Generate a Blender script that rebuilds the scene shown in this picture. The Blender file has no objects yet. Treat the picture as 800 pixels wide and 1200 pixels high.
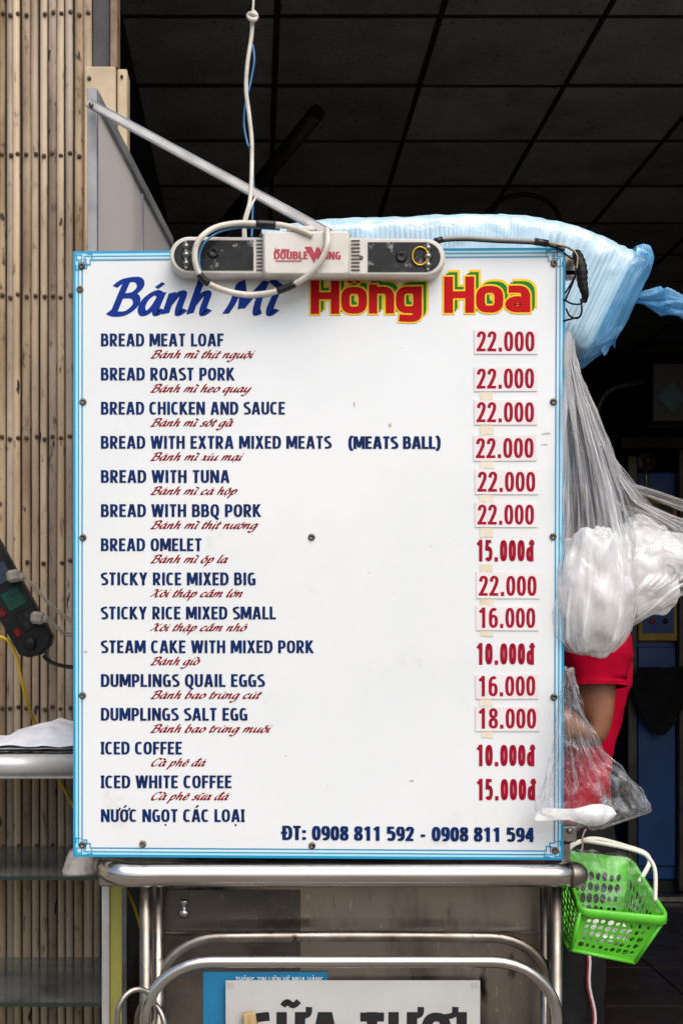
import bpy, math, random, unicodedata
from mathutils import Vector, Matrix, noise
random.seed(7)
R = math.radians
S = bpy.context.scene
COL = S.collection

# ------------------------------------------------------------------ camera, light, exposure
F = 1480.0            # focal length of the photograph, in its own pixels (1200 high)
CX, CY, EYE = 300.0, 730.0, 1.35
cam = bpy.data.objects.new('camera', bpy.data.cameras.new('camera'))
COL.objects.link(cam)
cam.location = (0, 0, EYE)
cam.rotation_euler = (R(90), 0, 0)
cam.data.sensor_fit = 'VERTICAL'
cam.data.sensor_height = 36
cam.data.lens = 36 * F / 1200
cam.data.shift_x = (400 - CX) / 1200
cam.data.shift_y = (CY - 600) / 1200
cam.data.clip_start = 0.05
cam.data.clip_end = 500
S.camera = cam

w = bpy.data.worlds.new('World'); S.world = w; w.use_nodes = True
nt = w.node_tree
sky = nt.nodes.new('ShaderNodeTexSky'); sky.sky_type = 'NISHITA'; sky.sun_disc = False
SUN_EL, SUN_AZ = 52, 160
sky.sun_elevation = R(SUN_EL); sky.sun_rotation = R(SUN_AZ)
sky.dust_density = 4.0; sky.air_density = 1.0; sky.ozone_density = 1.0
bg = nt.nodes['Background']; bg.inputs['Strength'].default_value = 0.15
nt.links.new(sky.outputs[0], bg.inputs[0])
sun = bpy.data.objects.new('sun', bpy.data.lights.new('sun', 'SUN'))
COL.objects.link(sun)
sun.data.energy = 1.25; sun.data.angle = R(70); sun.data.color = (1, 0.95, 0.88)
_a = R(SUN_AZ)
sdir = Vector((math.sin(_a) * math.cos(R(SUN_EL)), math.cos(_a) * math.cos(R(SUN_EL)), math.sin(R(SUN_EL))))
sun.rotation_euler = sdir.to_track_quat('Z', 'Y').to_euler()
S.view_settings.view_transform = 'Standard'
S.view_settings.look = 'None'
S.view_settings.exposure = 0.37
S.view_settings.gamma = 1
S.cycles.max_bounces = 8
S.cycles.transparent_max_bounces = 24
S.cycles.caustics_reflective = False
S.cycles.caustics_refractive = False

def P(x, y, Y):       # a point of the place at distance Y seen at pixel x, y of the photograph
    return Vector(((x - CX) * Y / F, Y, EYE + (CY - y) * Y / F))

# ------------------------------------------------------------------ materials
def lin(h):
    c = [int(h[i:i + 2], 16) / 255 for i in (0, 2, 4)]
    return tuple(x / 12.92 if x <= .04045 else ((x + .055) / 1.055) ** 2.4 for x in c) + (1,)

def col(c):
    return lin(c) if isinstance(c, str) else (c + (1,) if len(c) == 3 else c)

def mat(name, c, rough=.5, metal=0, c2=None, scale=8, lo=.4, hi=.65, bump=0, bscale=60, stretch=(1, 1, 1),
        spot=None, sscale=30, slo=.62, shi=.7, spec=.5, coat=0, detail=6, trans=0, sss=0, rvar=0, coord='Object', rnd=False, fleck=None, fscale=90, flo=.66, fhi=.7):
    m = bpy.data.materials.new(name); m.use_nodes = True
    t = m.node_tree; N = t.nodes.new; Lk = t.links.new
    b = t.nodes['Principled BSDF']
    b.inputs['Base Color'].default_value = col(c)
    b.inputs['Roughness'].default_value = rough
    b.inputs['Metallic'].default_value = metal
    b.inputs['Specular IOR Level'].default_value = spec
    b.inputs['Coat Weight'].default_value = coat
    b.inputs['Coat Roughness'].default_value = .08
    if sss:
        b.inputs['Subsurface Weight'].default_value = sss
        b.inputs['Subsurface Radius'].default_value = (.01, .006, .004)
        b.inputs['Subsurface Scale'].default_value = 1
    tc = N('ShaderNodeTexCoord'); mp = N('ShaderNodeMapping'); mp.inputs['Scale'].default_value = stretch
    if rnd:      # pieces that share a mesh or an origin each get their own place in the pattern
        oi = N('ShaderNodeObjectInfo'); ma = N('ShaderNodeVectorMath'); ma.operation = 'MULTIPLY_ADD'; ma.inputs[1].default_value = (7.3, 5.1, 3.7)
        Lk(oi.outputs['Location'], ma.inputs[0]); Lk(tc.outputs[coord], ma.inputs[2]); Lk(ma.outputs[0], mp.inputs[0])
    else: Lk(tc.outputs[coord], mp.inputs[0])
    cur = None
    def nz(sc, d=detail, r=.6):
        n = N('ShaderNodeTexNoise'); n.inputs['Scale'].default_value = sc; n.inputs['Detail'].default_value = d
        n.inputs['Roughness'].default_value = r
        Lk(mp.outputs[0], n.inputs['Vector']); return n.outputs['Fac']
    def ramp(fac, a, z):
        r = N('ShaderNodeMapRange'); r.inputs[1].default_value = a; r.inputs[2].default_value = z
        Lk(fac, r.inputs[0]); return r.outputs[0]
    def mix(fac, a, z):
        x = N('ShaderNodeMix'); x.data_type = 'RGBA'
        Lk(fac, x.inputs[0])
        if isinstance(a, bpy.types.NodeSocket): Lk(a, x.inputs[6])
        else: x.inputs[6].default_value = col(a)
        x.inputs[7].default_value = col(z); return x.outputs[2]
    cur = c
    if c2 is not None:
        cur = mix(ramp(nz(scale), lo, hi), cur, c2)
    if spot is not None:
        cur = mix(ramp(nz(sscale, 5, .65), slo, shi), cur, spot)
    if fleck is not None:
        cur = mix(ramp(nz(fscale, 3, .5), flo, fhi), cur, fleck)
    if rnd:      # slightly different paint tone on every piece
        hs = N('ShaderNodeHueSaturation'); rr = N('ShaderNodeMapRange'); rr.inputs[3].default_value = .80; rr.inputs[4].default_value = 1.12
        Lk(oi.outputs['Random'], rr.inputs[0]); Lk(rr.outputs[0], hs.inputs['Value']); Lk(rr.outputs[0], hs.inputs['Saturation'])
        if isinstance(cur, bpy.types.NodeSocket): Lk(cur, hs.inputs['Color'])
        cur = hs.outputs[0]
    if isinstance(cur, bpy.types.NodeSocket):
        Lk(cur, b.inputs['Base Color'])
    if rvar:
        r = N('ShaderNodeMapRange'); r.inputs[1].default_value = .35; r.inputs[2].default_value = .65
        r.inputs[3].default_value = max(.02, rough - rvar); r.inputs[4].default_value = rough + rvar
        Lk(nz(scale * 2.3), r.inputs[0]); Lk(r.outputs[0], b.inputs['Roughness'])
    if bump:
        bp = N('ShaderNodeBump'); bp.inputs['Strength'].default_value = bump; bp.inputs['Distance'].default_value = .002
        Lk(nz(bscale), bp.inputs['Height']); Lk(bp.outputs[0], b.inputs['Normal'])
    return m

def film(name, tint, body, base=.1, streak=.5, ulen=60, vlen=3, lo=.45, hi=.75, gloss=.12, edge=.6, wr=.25, fine=0, det=5, ridge=28):
    """thin plastic film: clear where it is single and smooth, milky in its folds; streaks follow the film's own u, v"""
    m = bpy.data.materials.new(name); m.use_nodes = True
    t = m.node_tree; N = t.nodes.new; Lk = t.links.new
    for n in list(t.nodes): t.nodes.remove(n)
    out = N('ShaderNodeOutputMaterial')
    tr = N('ShaderNodeBsdfTransparent'); tr.inputs[0].default_value = col(tint)
    df = N('ShaderNodeBsdfDiffuse'); df.inputs[0].default_value = col(body)
    tl = N('ShaderNodeBsdfTranslucent'); tl.inputs[0].default_value = col(body)
    gl = N('ShaderNodeBsdfGlossy'); gl.inputs[0].default_value = (1, 1, 1, 1); gl.inputs['Roughness'].default_value = .16
    tc = N('ShaderNodeTexCoord'); mp = N('ShaderNodeMapping'); mp.inputs['Scale'].default_value = (ulen, vlen, 1)
    Lk(tc.outputs['UV'], mp.inputs[0])
    n1 = N('ShaderNodeTexNoise'); n1.inputs['Scale'].default_value = 1; n1.inputs['Detail'].default_value = det
    n1.inputs['Roughness'].default_value = .65; n1.inputs['Distortion'].default_value = .4
    Lk(mp.outputs[0], n1.inputs['Vector'])
    n2 = N('ShaderNodeTexNoise'); n2.noise_type = 'RIDGED_MULTIFRACTAL'; n2.inputs['Scale'].default_value = ridge
    n2.inputs['Detail'].default_value = 2
    Lk(tc.outputs['Object'], n2.inputs['Vector'])
    r1 = N('ShaderNodeMapRange'); r1.inputs[1].default_value = lo; r1.inputs[2].default_value = hi
    r1.inputs[3].default_value = base; r1.inputs[4].default_value = base + streak
    Lk(n1.outputs['Fac'], r1.inputs[0])
    fac = r1.outputs[0]
    if fine:
        n3 = N('ShaderNodeTexVoronoi'); n3.feature = 'DISTANCE_TO_EDGE'; n3.inputs['Scale'].default_value = fine
        nd = N('ShaderNodeTexNoise'); nd.inputs['Scale'].default_value = 14; Lk(tc.outputs['Object'], nd.inputs['Vector'])
        ad = N('ShaderNodeVectorMath'); ad.operation = 'MULTIPLY_ADD'; ad.inputs[1].default_value = (.12, .12, .12)
        Lk(nd.outputs['Color'], ad.inputs[0]); Lk(tc.outputs['Object'], ad.inputs[2])
        Lk(ad.outputs[0], n3.inputs['Vector'])
        r3 = N('ShaderNodeMapRange'); r3.inputs[1].default_value = 0; r3.inputs[2].default_value = .035
        r3.inputs[3].default_value = .26; r3.inputs[4].default_value = 0
        Lk(n3.outputs['Distance'], r3.inputs[0])
        mm = N('ShaderNodeMath'); mm.operation = 'MULTIPLY'; Lk(r3.outputs[0], mm.inputs[0]); Lk(n1.outputs['Fac'], mm.inputs[1])
        s = N('ShaderNodeMath'); s.operation = 'ADD'; s.use_clamp = True
        Lk(fac, s.inputs[0]); Lk(mm.outputs[0], s.inputs[1]); fac = s.outputs[0]
    lw = N('ShaderNodeLayerWeight'); lw.inputs[0].default_value = .25
    e = N('ShaderNodeMath'); e.operation = 'MULTIPLY_ADD'; e.use_clamp = True; e.inputs[1].default_value = edge
    Lk(lw.outputs['Facing'], e.inputs[0]); Lk(fac, e.inputs[2])
    bp = N('ShaderNodeBump'); bp.inputs['Strength'].default_value = wr; bp.inputs['Distance'].default_value = .006
    sm = N('ShaderNodeMath'); sm.operation = 'ADD'; Lk(n1.outputs['Fac'], sm.inputs[0]); Lk(n2.outputs['Fac'], sm.inputs[1])
    Lk(sm.outputs[0], bp.inputs['Height'])
    for q in (df, tl, gl): Lk(bp.outputs[0], q.inputs['Normal'])
    m1 = N('ShaderNodeMixShader'); m1.inputs[0].default_value = .25; Lk(df.outputs[0], m1.inputs[1]); Lk(tl.outputs[0], m1.inputs[2])
    m2 = N('ShaderNodeMixShader'); Lk(e.outputs[0], m2.inputs[0]); Lk(tr.outputs[0], m2.inputs[1]); Lk(m1.outputs[0], m2.inputs[2])
    fr = N('ShaderNodeFresnel'); fr.inputs[0].default_value = 1.45; Lk(bp.outputs[0], fr.inputs[1])
    g = N('ShaderNodeMath'); g.operation = 'MINIMUM'; g.inputs[1].default_value = .07 + gloss * .25
    Lk(fr.outputs[0], g.inputs[0])
    m3 = N('ShaderNodeMixShader'); Lk(g.outputs[0], m3.inputs[0]); Lk(m2.outputs[0], m3.inputs[1]); Lk(gl.outputs[0], m3.inputs[2])
    Lk(m3.outputs[0], out.inputs[0])
    return m

def frosted(name, c):
    m = bpy.data.materials.new(name); m.use_nodes = True
    t = m.node_tree; N = t.nodes.new; Lk = t.links.new; b = t.nodes['Principled BSDF']; out = t.nodes['Material Output']
    b.inputs['Base Color'].default_value = col(c); b.inputs['Roughness'].default_value = .4
    tl = N('ShaderNodeBsdfTranslucent'); tl.inputs[0].default_value = col(c)
    x = N('ShaderNodeMixShader'); x.inputs[0].default_value = .55; Lk(b.outputs[0], x.inputs[1]); Lk(tl.outputs[0], x.inputs[2]); Lk(x.outputs[0], out.inputs[0])
    return m

def glassy(name, tint, alpha):
    m = bpy.data.materials.new(name); m.use_nodes = True
    t = m.node_tree; N = t.nodes.new; Lk = t.links.new
    for n in list(t.nodes): t.nodes.remove(n)
    out = N('ShaderNodeOutputMaterial'); tr = N('ShaderNodeBsdfTransparent'); tr.inputs[0].default_value = col(tint)
    gl = N('ShaderNodeBsdfGlossy'); gl.inputs['Roughness'].default_value = .06
    df = N('ShaderNodeBsdfDiffuse'); df.inputs[0].default_value = (.6, .63, .6, 1)
    fr = N('ShaderNodeFresnel'); fr.inputs[0].default_value = 1.5
    nz = N('ShaderNodeTexNoise'); nz.inputs['Scale'].default_value = 9; nz.inputs['Detail'].default_value = 6
    tc = N('ShaderNodeTexCoord'); Lk(tc.outputs['Object'], nz.inputs['Vector'])
    mr = N('ShaderNodeMapRange'); mr.inputs[1].default_value = .3; mr.inputs[2].default_value = .8
    mr.inputs[3].default_value = alpha * .4; mr.inputs[4].default_value = alpha * 1.6; Lk(nz.outputs['Fac'], mr.inputs[0])
    m1 = N('ShaderNodeMixShader'); Lk(mr.outputs[0], m1.inputs[0]); Lk(tr.outputs[0], m1.inputs[1]); Lk(df.outputs[0], m1.inputs[2])
    m2 = N('ShaderNodeMixShader'); Lk(fr.outputs[0], m2.inputs[0]); Lk(m1.outputs[0], m2.inputs[1]); Lk(gl.outputs[0], m2.inputs[2])
    Lk(m2.outputs[0], out.inputs[0])
    return m

# ------------------------------------------------------------------ mesh collecting and linking
class M:
    def __init__(s): s.v = []; s.f = []; s.uv = []; s.sm = []
    def add(s, vs, fs, uvs=None, smooth=False):
        o = len(s.v); s.v += [tuple(v) for v in vs]
        for i, f in enumerate(fs):
            s.f.append(tuple(o + k for k in f)); s.sm.append(smooth)
            s.uv.append(uvs[i] if uvs else [(0, 0)] * len(f))
        return s
    def box(s, c, d, rot=None, bev=0):
        """box centred at c, full sizes d, optional rotation matrix, edges cut by bev"""
        c = Vector(c); hx, hy, hz = d[0] / 2, d[1] / 2, d[2] / 2
        if bev <= 0:
            vs = [Vector((x * hx, y * hy, z * hz)) for x in (-1, 1) for y in (-1, 1) for z in (-1, 1)]
            fs = [(0, 1, 3, 2), (4, 6, 7, 5), (0, 4, 5, 1), (2, 3, 7, 6), (0, 2, 6, 4), (1, 5, 7, 3)]
        else:
            b = min(bev, hx * .9, hy * .9, hz * .9); vs = []; idx = {}
            for x in (-1, 1):
                for y in (-1, 1):
                    for z in (-1, 1):
                        for k in range(3):
                            q = [x * (hx - b), y * (hy - b), z * (hz - b)]
                            q[k] = (x * hx, y * hy, z * hz)[k]
                            idx[(x, y, z, k)] = len(vs); vs.append(Vector(q))
            fs = []
            I = idx
            cyc = [(-1, -1), (1, -1), (1, 1), (-1, 1)]
            for k in range(3):
                a, e = (k + 1) % 3, (k + 2) % 3
                for sg in (-1, 1):
                    q = []
                    for u, v in cyc:
                        t = [0, 0, 0]; t[k] = sg; t[a] = u; t[e] = v; q.append(I[(t[0], t[1], t[2], k)])
                    fs.append(tuple(q if sg > 0 else q[::-1]))
            for k in range(3):
                a, e = (k + 1) % 3, (k + 2) % 3
                for u in (-1, 1):
                    for v in (-1, 1):
                        t0 = [0, 0, 0]; t0[k] = -1; t0[a] = u; t0[e] = v
                        t1 = t0[:]; t1[k] = 1
                        fs.append((I[(*t0, a)], I[(*t1, a)], I[(*t1, e)], I[(*t0, e)]))
            for x in (-1, 1):
                for y in (-1, 1):
                    for z in (-1, 1): fs.append((I[(x, y, z, 0)], I[(x, y, z, 1)], I[(x, y, z, 2)]))
        if rot is not None: vs = [rot @ v for v in vs]
        return s.add([c + v for v in vs], fs)
    def span(s, a, b, bev=0):
        a, b = Vector(a), Vector(b)
        return s.box((a + b) / 2, [abs(x) for x in (b - a)], None, bev)
    def grid(s, rows, closed=False, smooth=True, cap=False):
        n, k = len(rows), len(rows[0]); vs = [p for r in rows for p in r]; fs = []; uv = []
        kk = k if closed else k - 1
        for i in range(n - 1):
            for j in range(kk):
                j2 = (j + 1) % k
                fs.append((i * k + j, i * k + j2, (i + 1) * k + j2, (i + 1) * k + j))
                u0, u1, v0, v1 = j / kk, (j + 1) / kk, i / (n - 1), (i + 1) / (n - 1)
                uv.append([(u0, v0), (u1, v0), (u1, v1), (u0, v1)])
        s.add(vs, fs, uv, smooth)
        if cap:
            o = len(s.v) - len(vs)
            for r in (0, n - 1):
                f = tuple(o + r * k + j for j in range(k)); s.f.append(f[::-1] if r == 0 else f)
                s.uv.append([(0, 0)] * k); s.sm.append(False)
        return s
    def tube(s, pts, r, seg=10, cap=True, flat=1.0):
        pts = [Vector(p) for p in pts]; n = len(pts)
        rs = r if isinstance(r, (list, tuple)) else [r] * n
        tg = [(pts[min(i + 1, n - 1)] - pts[max(i - 1, 0)]).normalized() for i in range(n)]
        up = Vector((0, 0, 1)) if abs(tg[0].z) < .9 else Vector((0, 1, 0))
        a = tg[0].cross(up).normalized(); rows = []
        for i in range(n):
            a = (a - tg[i] * a.dot(tg[i])).normalized(); b = tg[i].cross(a)
            rows.append([pts[i] + (a * math.cos(q) + b * math.sin(q) * flat) * rs[i] for q in [2 * math.pi * j / seg for j in range(seg)]])
        return s.grid(rows, True, True, cap)
    def lathe(s, c, axis, prof, seg=20):
        axis = Vector(axis).normalized(); up = Vector((0, 0, 1)) if abs(axis.z) < .9 else Vector((1, 0, 0))
        a = axis.cross(up).normalized(); b = axis.cross(a); c = Vector(c)
        rows = [[c + axis * h + (a * math.cos(q) + b * math.sin(q)) * max(r, 1e-5) for q in [2 * math.pi * j / seg for j in range(seg)]] for r, h in prof]
        return s.grid(rows, True, True, True)
    def prism(s, outline, off):
        """closed outline of points pushed by the vector off"""
        n = len(outline); o = [Vector(p) for p in outline]; off = Vector(off)
        fs = [tuple(range(n))[::-1], tuple(range(n, 2 * n))] + [(i, (i + 1) % n, n + (i + 1) % n, n + i) for i in range(n)]
        return s.add(o + [p + off for p in o], fs)

ORG = {}
def tag(o, label=None, cat=None, group=None, kind=None):
    for k, v in (('label', label), ('category', cat), ('group', group), ('kind', kind)):
        if v: o[k] = v
    return o
def empty(name, loc, label, cat, group=None):
    o = bpy.data.objects.new(name, None); COL.objects.link(o); o.location = loc; o.empty_display_size = .05
    ORG[o.name] = Vector(loc); return tag(o, label, cat, group)
def build(name, m, mt, parent=None, kind=None, label=None, weld=False):
    org = ORG.get(parent.name, Vector()) if parent else Vector()
    me = bpy.data.meshes.new(name)
    me.from_pydata([tuple(Vector(v) - org) for v in m.v], [], m.f)
    ul = me.uv_layers.new(name='UVMap'); k = 0
    flat = [c for f in m.uv for uv in f for c in uv]
    ul.data.foreach_set('uv', flat)
    me.polygons.foreach_set('use_smooth', m.sm)
    if isinstance(mt, (list, tuple)):
        for x in mt: me.materials.append(x)
    else: me.materials.append(mt)
    me.update()
    o = bpy.data.objects.new(name, me); COL.objects.link(o)
    if parent: o.parent = parent; ORG[o.name] = org
    else: ORG[o.name] = Vector()
    return tag(o, label, None, None, kind)
def solo(name, m, mt, label, cat, group=None):
    return tag(build(name, m, mt), label, cat, group)

def cat(pts, n=8, closed=False):
    """smooth curve through the points"""
    p = [Vector(q) for q in pts]; N = len(p); out = []
    rng = range(N) if closed else range(N - 1)
    for i in rng:
        if closed: a, b, c, d = p[(i - 1) % N], p[i], p[(i + 1) % N], p[(i + 2) % N]
        else: a, b, c, d = p[max(i - 1, 0)], p[i], p[i + 1], p[min(i + 2, N - 1)]
        for k in range(n):
            t = k / n
            out.append(.5 * ((2 * b) + (c - a) * t + (2 * a - 5 * b + 4 * c - d) * t * t + (3 * b - a - 3 * c + d) * t ** 3))
    if not closed: out.append(p[-1])
    else: out.append(out[0].copy())
    return out
def lerp(tab, y):
    """piecewise linear table [(y, a, b, ...)]"""
    if y <= tab[0][0]: return tab[0][1:]
    for p, q in zip(tab, tab[1:]):
        if y <= q[0]:
            t = (y - p[0]) / (q[0] - p[0]); return tuple(a + (b - a) * t for a, b in zip(p[1:], q[1:]))
    return tab[-1][1:]
def nz(p, s=1.0, seed=0.0):
    return noise.noise(Vector(p) * s + Vector((seed, seed * 1.7, -seed)))
def crease(p, s=1.0, seed=0.0):
    return noise.ridged_multi_fractal(Vector(p) * s + Vector((seed, seed * .7, -seed)), 1.0, 2.1, 3, 1.0, 2.0) * .5

# ------------------------------------------------------------------ lettering: every glyph is a set of pen strokes
def sup(cx, cy, rx, ry, a0=0, a1=360, p=2.6, n=28):
    out = []
    for i in range(n + 1):
        a = R(a0 + (a1 - a0) * i / n); c, s_ = math.cos(a), math.sin(a)
        out.append((cx + rx * math.copysign(abs(c) ** (2 / p), c), cy + ry * math.copysign(abs(s_) ** (2 / p), s_)))
    return out
def SC(*pts): return [tuple(q)[:2] for q in cat([(x, y, 0) for x, y in pts], 7)]
def caps_font(s=.12, b=.085, wd=.6):
    """condensed sans; s, b are half the stem and half the bar"""
    G = {}; l = s; r = wd - s; t = 1 - b; h = .52; m = wd / 2; e = .3
    V = lambda x: [(x, -.1), (x, 1.1)]
    G['A'] = (wd * 1.12, [[(-.0 + s * .8, -.1), (wd * .56 - .02, 1.1)], [(wd * .56 + .02, 1.1), (wd * 1.12 - s * .8, -.1)], [(.16, .28), (wd * 1.12 - .16, .28)]])
    G['B'] = (wd, [V(l), [(l, t)] + sup(m - .02, (t + h) / 2, r - m - .02, (t - h) / 2, 90, -90) + [(l, h)], [(l, h)] + sup(m, (b + h) / 2, r - m, (h - b) / 2, 90, -90) + [(l, b)]])
    G['C'] = (wd * .92, [sup(m, .5, r - l + .02 - (r - m) + .0, .5 - b, 52, 308)])
    G['D'] = (wd * 1.04, [V(l), [(l, t)] + sup(m - .05, .5, r - m + .09, .5 - b, 90, -90) + [(l, b)]])
    G['E'] = (wd * .84, [V(l), [(l, t), (r, t)], [(l, h), (r - .04, h)], [(l, b), (r, b)]])
    G['F'] = (wd * .8, [V(l), [(l, t), (r, t)], [(l, h - .02), (r - .05, h - .02)]])
    G['G'] = (wd, [sup(m, .5, r - m, .5 - b, 52, 300), [(r, .02), (r, .47)], [(m + .02, .46), (r + s, .46)]])
    G['H'] = (wd * 1.05, [V(l), V(r + .05 * wd), [(l, h), (r, h)]])
    G['I'] = (2 * s + .04, [V(s + .02)])
    G['J'] = (wd * .6, [[(r - .15, 1), (r - .15, .3)] + sup(m - .15, .3, r - m, .3 - b, 0, -120)])
    G['K'] = (wd * 1.04, [V(l), [(l + .05, .42), (r + .04, 1.1)], [(l + .1, .55), (r + .1, -.1)]])
    G['L'] = (wd * .78, [V(l), [(l, b), (r - .0, b)]])
    G['M'] = (wd * 1.34, [V(l - .02), V(wd * 1.34 - l + .02), [(l, 1.15), (wd * .67, .12)], [(wd * .67, .12), (wd * 1.34 - l, 1.15)]])
    G['N'] = (wd * 1.12, [V(l), V(wd * 1.12 - l), [(l - .02, 1.1), (wd * 1.12 - l + .02, -.1)]])
    G['O'] = (wd * 1.08, [sup(wd * .54, .5, wd * .54 - s, .5 - b)])
    G['P'] = (wd * .94, [V(l), [(l, t)] + sup(m - .02, (t + .42) / 2, r - m - .01, (t - .42) / 2, 90, -90) + [(l, .42)]])
    G['Q'] = (wd * 1.08, [sup(wd * .54, .5, wd * .54 - s, .5 - b), [(wd * .55, .05), (wd * .95, -.2)]])
    G['R'] = (wd, [V(l), [(l, t)] + sup(m - .02, (t + .46) / 2, r - m - .01, (t - .46) / 2, 90, -90) + [(l, .46)], [(m - .05, .46), (r + .04, -.1)]])
    G['S'] = (wd * .88, [SC((r - .03, .9), (m + .02, t), (l + .0, .83), (l + .02, .64), (m, .51), (r - .05, .37), (r - .05, .16), (m - .04, b), (l - .05, .1))])
    G['T'] = (wd * .88, [V(wd * .44), [(0.02, t), (wd * .86, t)]])
    G['U'] = (wd * 1.02, [[(l, 1), (l, .35)] + sup(wd * .51, .35, wd * .51 - s, .35 - b, 180, 360) + [(wd * 1.02 - s, .35), (wd * 1.02 - s, 1)]])
    G['V'] = (wd * 1.05, [[(s * .7, 1.1), (wd * .5, -.05)], [(wd * .55, -.05), (wd * 1.05 - s * .7, 1.1)]])
    G['W'] = (wd * 1.5, [[(s * .6, 1.1), (wd * .4, -.1)], [(wd * .4, -.1), (wd * .75, 1.05)], [(wd * .75, 1.05), (wd * 1.1, -.1)], [(wd * 1.1, -.1), (wd * 1.5 - s * .6, 1.1)]])
    G['X'] = (wd * 1.02, [[(s * .6, 1.1), (wd - s * .5, -.1)], [(wd - s * .7, 1.1), (s * .5, -.1)]])
    G['Y'] = (wd, [[(s * .6, 1.1), (m, .4)], [(wd - s * .6, 1.1), (m, .4)], [(m, .46), (m, -.1)]])
    d = wd * .92; dm = d / 2; dl = s; dr = d - s
    G['0'] = (d, [sup(dm, .5, dm - s, .5 - b, p=2.5)])
    G['1'] = (d, [V(dm + .04), [(dl * .8, .76), (dm + .04, .93)]])
    G['2'] = (d, [SC((dl, .7), (dl + .05, .86), (dm, t), (dr - .03, .86), (dr - .02, .66), (dm + .02, .38), (dl + .02, .1)), [(dl - s, b), (dr + s * .7, b)]])
    G['4'] = (d, [V(dr - .05), [(dr - .05, 1.0), (dl - .05, .3)], [(dl - s * .7, .28), (d, .28)]])
    G['5'] = (d, [[(dl + .03, t), (dr + .03, t)], [(dl + .03, 1), (dl + .0, .5)], SC((dl, .52), (dm, .62), (dr - .02, .52), (dr, .33), (dr - .05, .14), (dm - .03, b), (dl - .04, .17))])
    G['6'] = (d, [sup(dm, .33, dm - s, .33 - b), SC((dr - .02, .86), (dm + .02, t), (dl + .03, .8), (dl, .5), (dl, .33))])
    G['8'] = (d, [sup(dm, .755, dm - s - .02, .245 - b + .01), sup(dm, .27, dm - s, .27 - b)])
    G['9'] = (d, [sup(dm, .67, dm - s, .33 - b), SC((dl + .02, .14), (dm - .02, b), (dr - .03, .2), (dr, .5), (dr, .67))])
    G['.'] = (2 * s + .08, [[(s + .04, 0), (s + .04, .2)]])
    G[':'] = (2 * s + .08, [[(s + .04, .02), (s + .04, .22)], [(s + .04, .5), (s + .04, .7)]])
    G['-'] = (.42, [[(.06, .38), (.36, .38)]])
    G['('] = (.34, [SC((.3, 1.04), (.15, .8), (.12, .45), (.15, .1), (.3, -.14))])
    G[')'] = (.34, [SC((.04, 1.04), (.19, .8), (.22, .45), (.19, .1), (.04, -.14))])
    G['đ'] = (d, [sup(dm, .34, dm - s, .34 - b), [(dr, 0), (dr, 1)], [(dm - .05, .84), (d + .04, .84)]])
    G[' '] = (.26, [])
    return G
CAPS = caps_font(.108, .078, .6)
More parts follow.
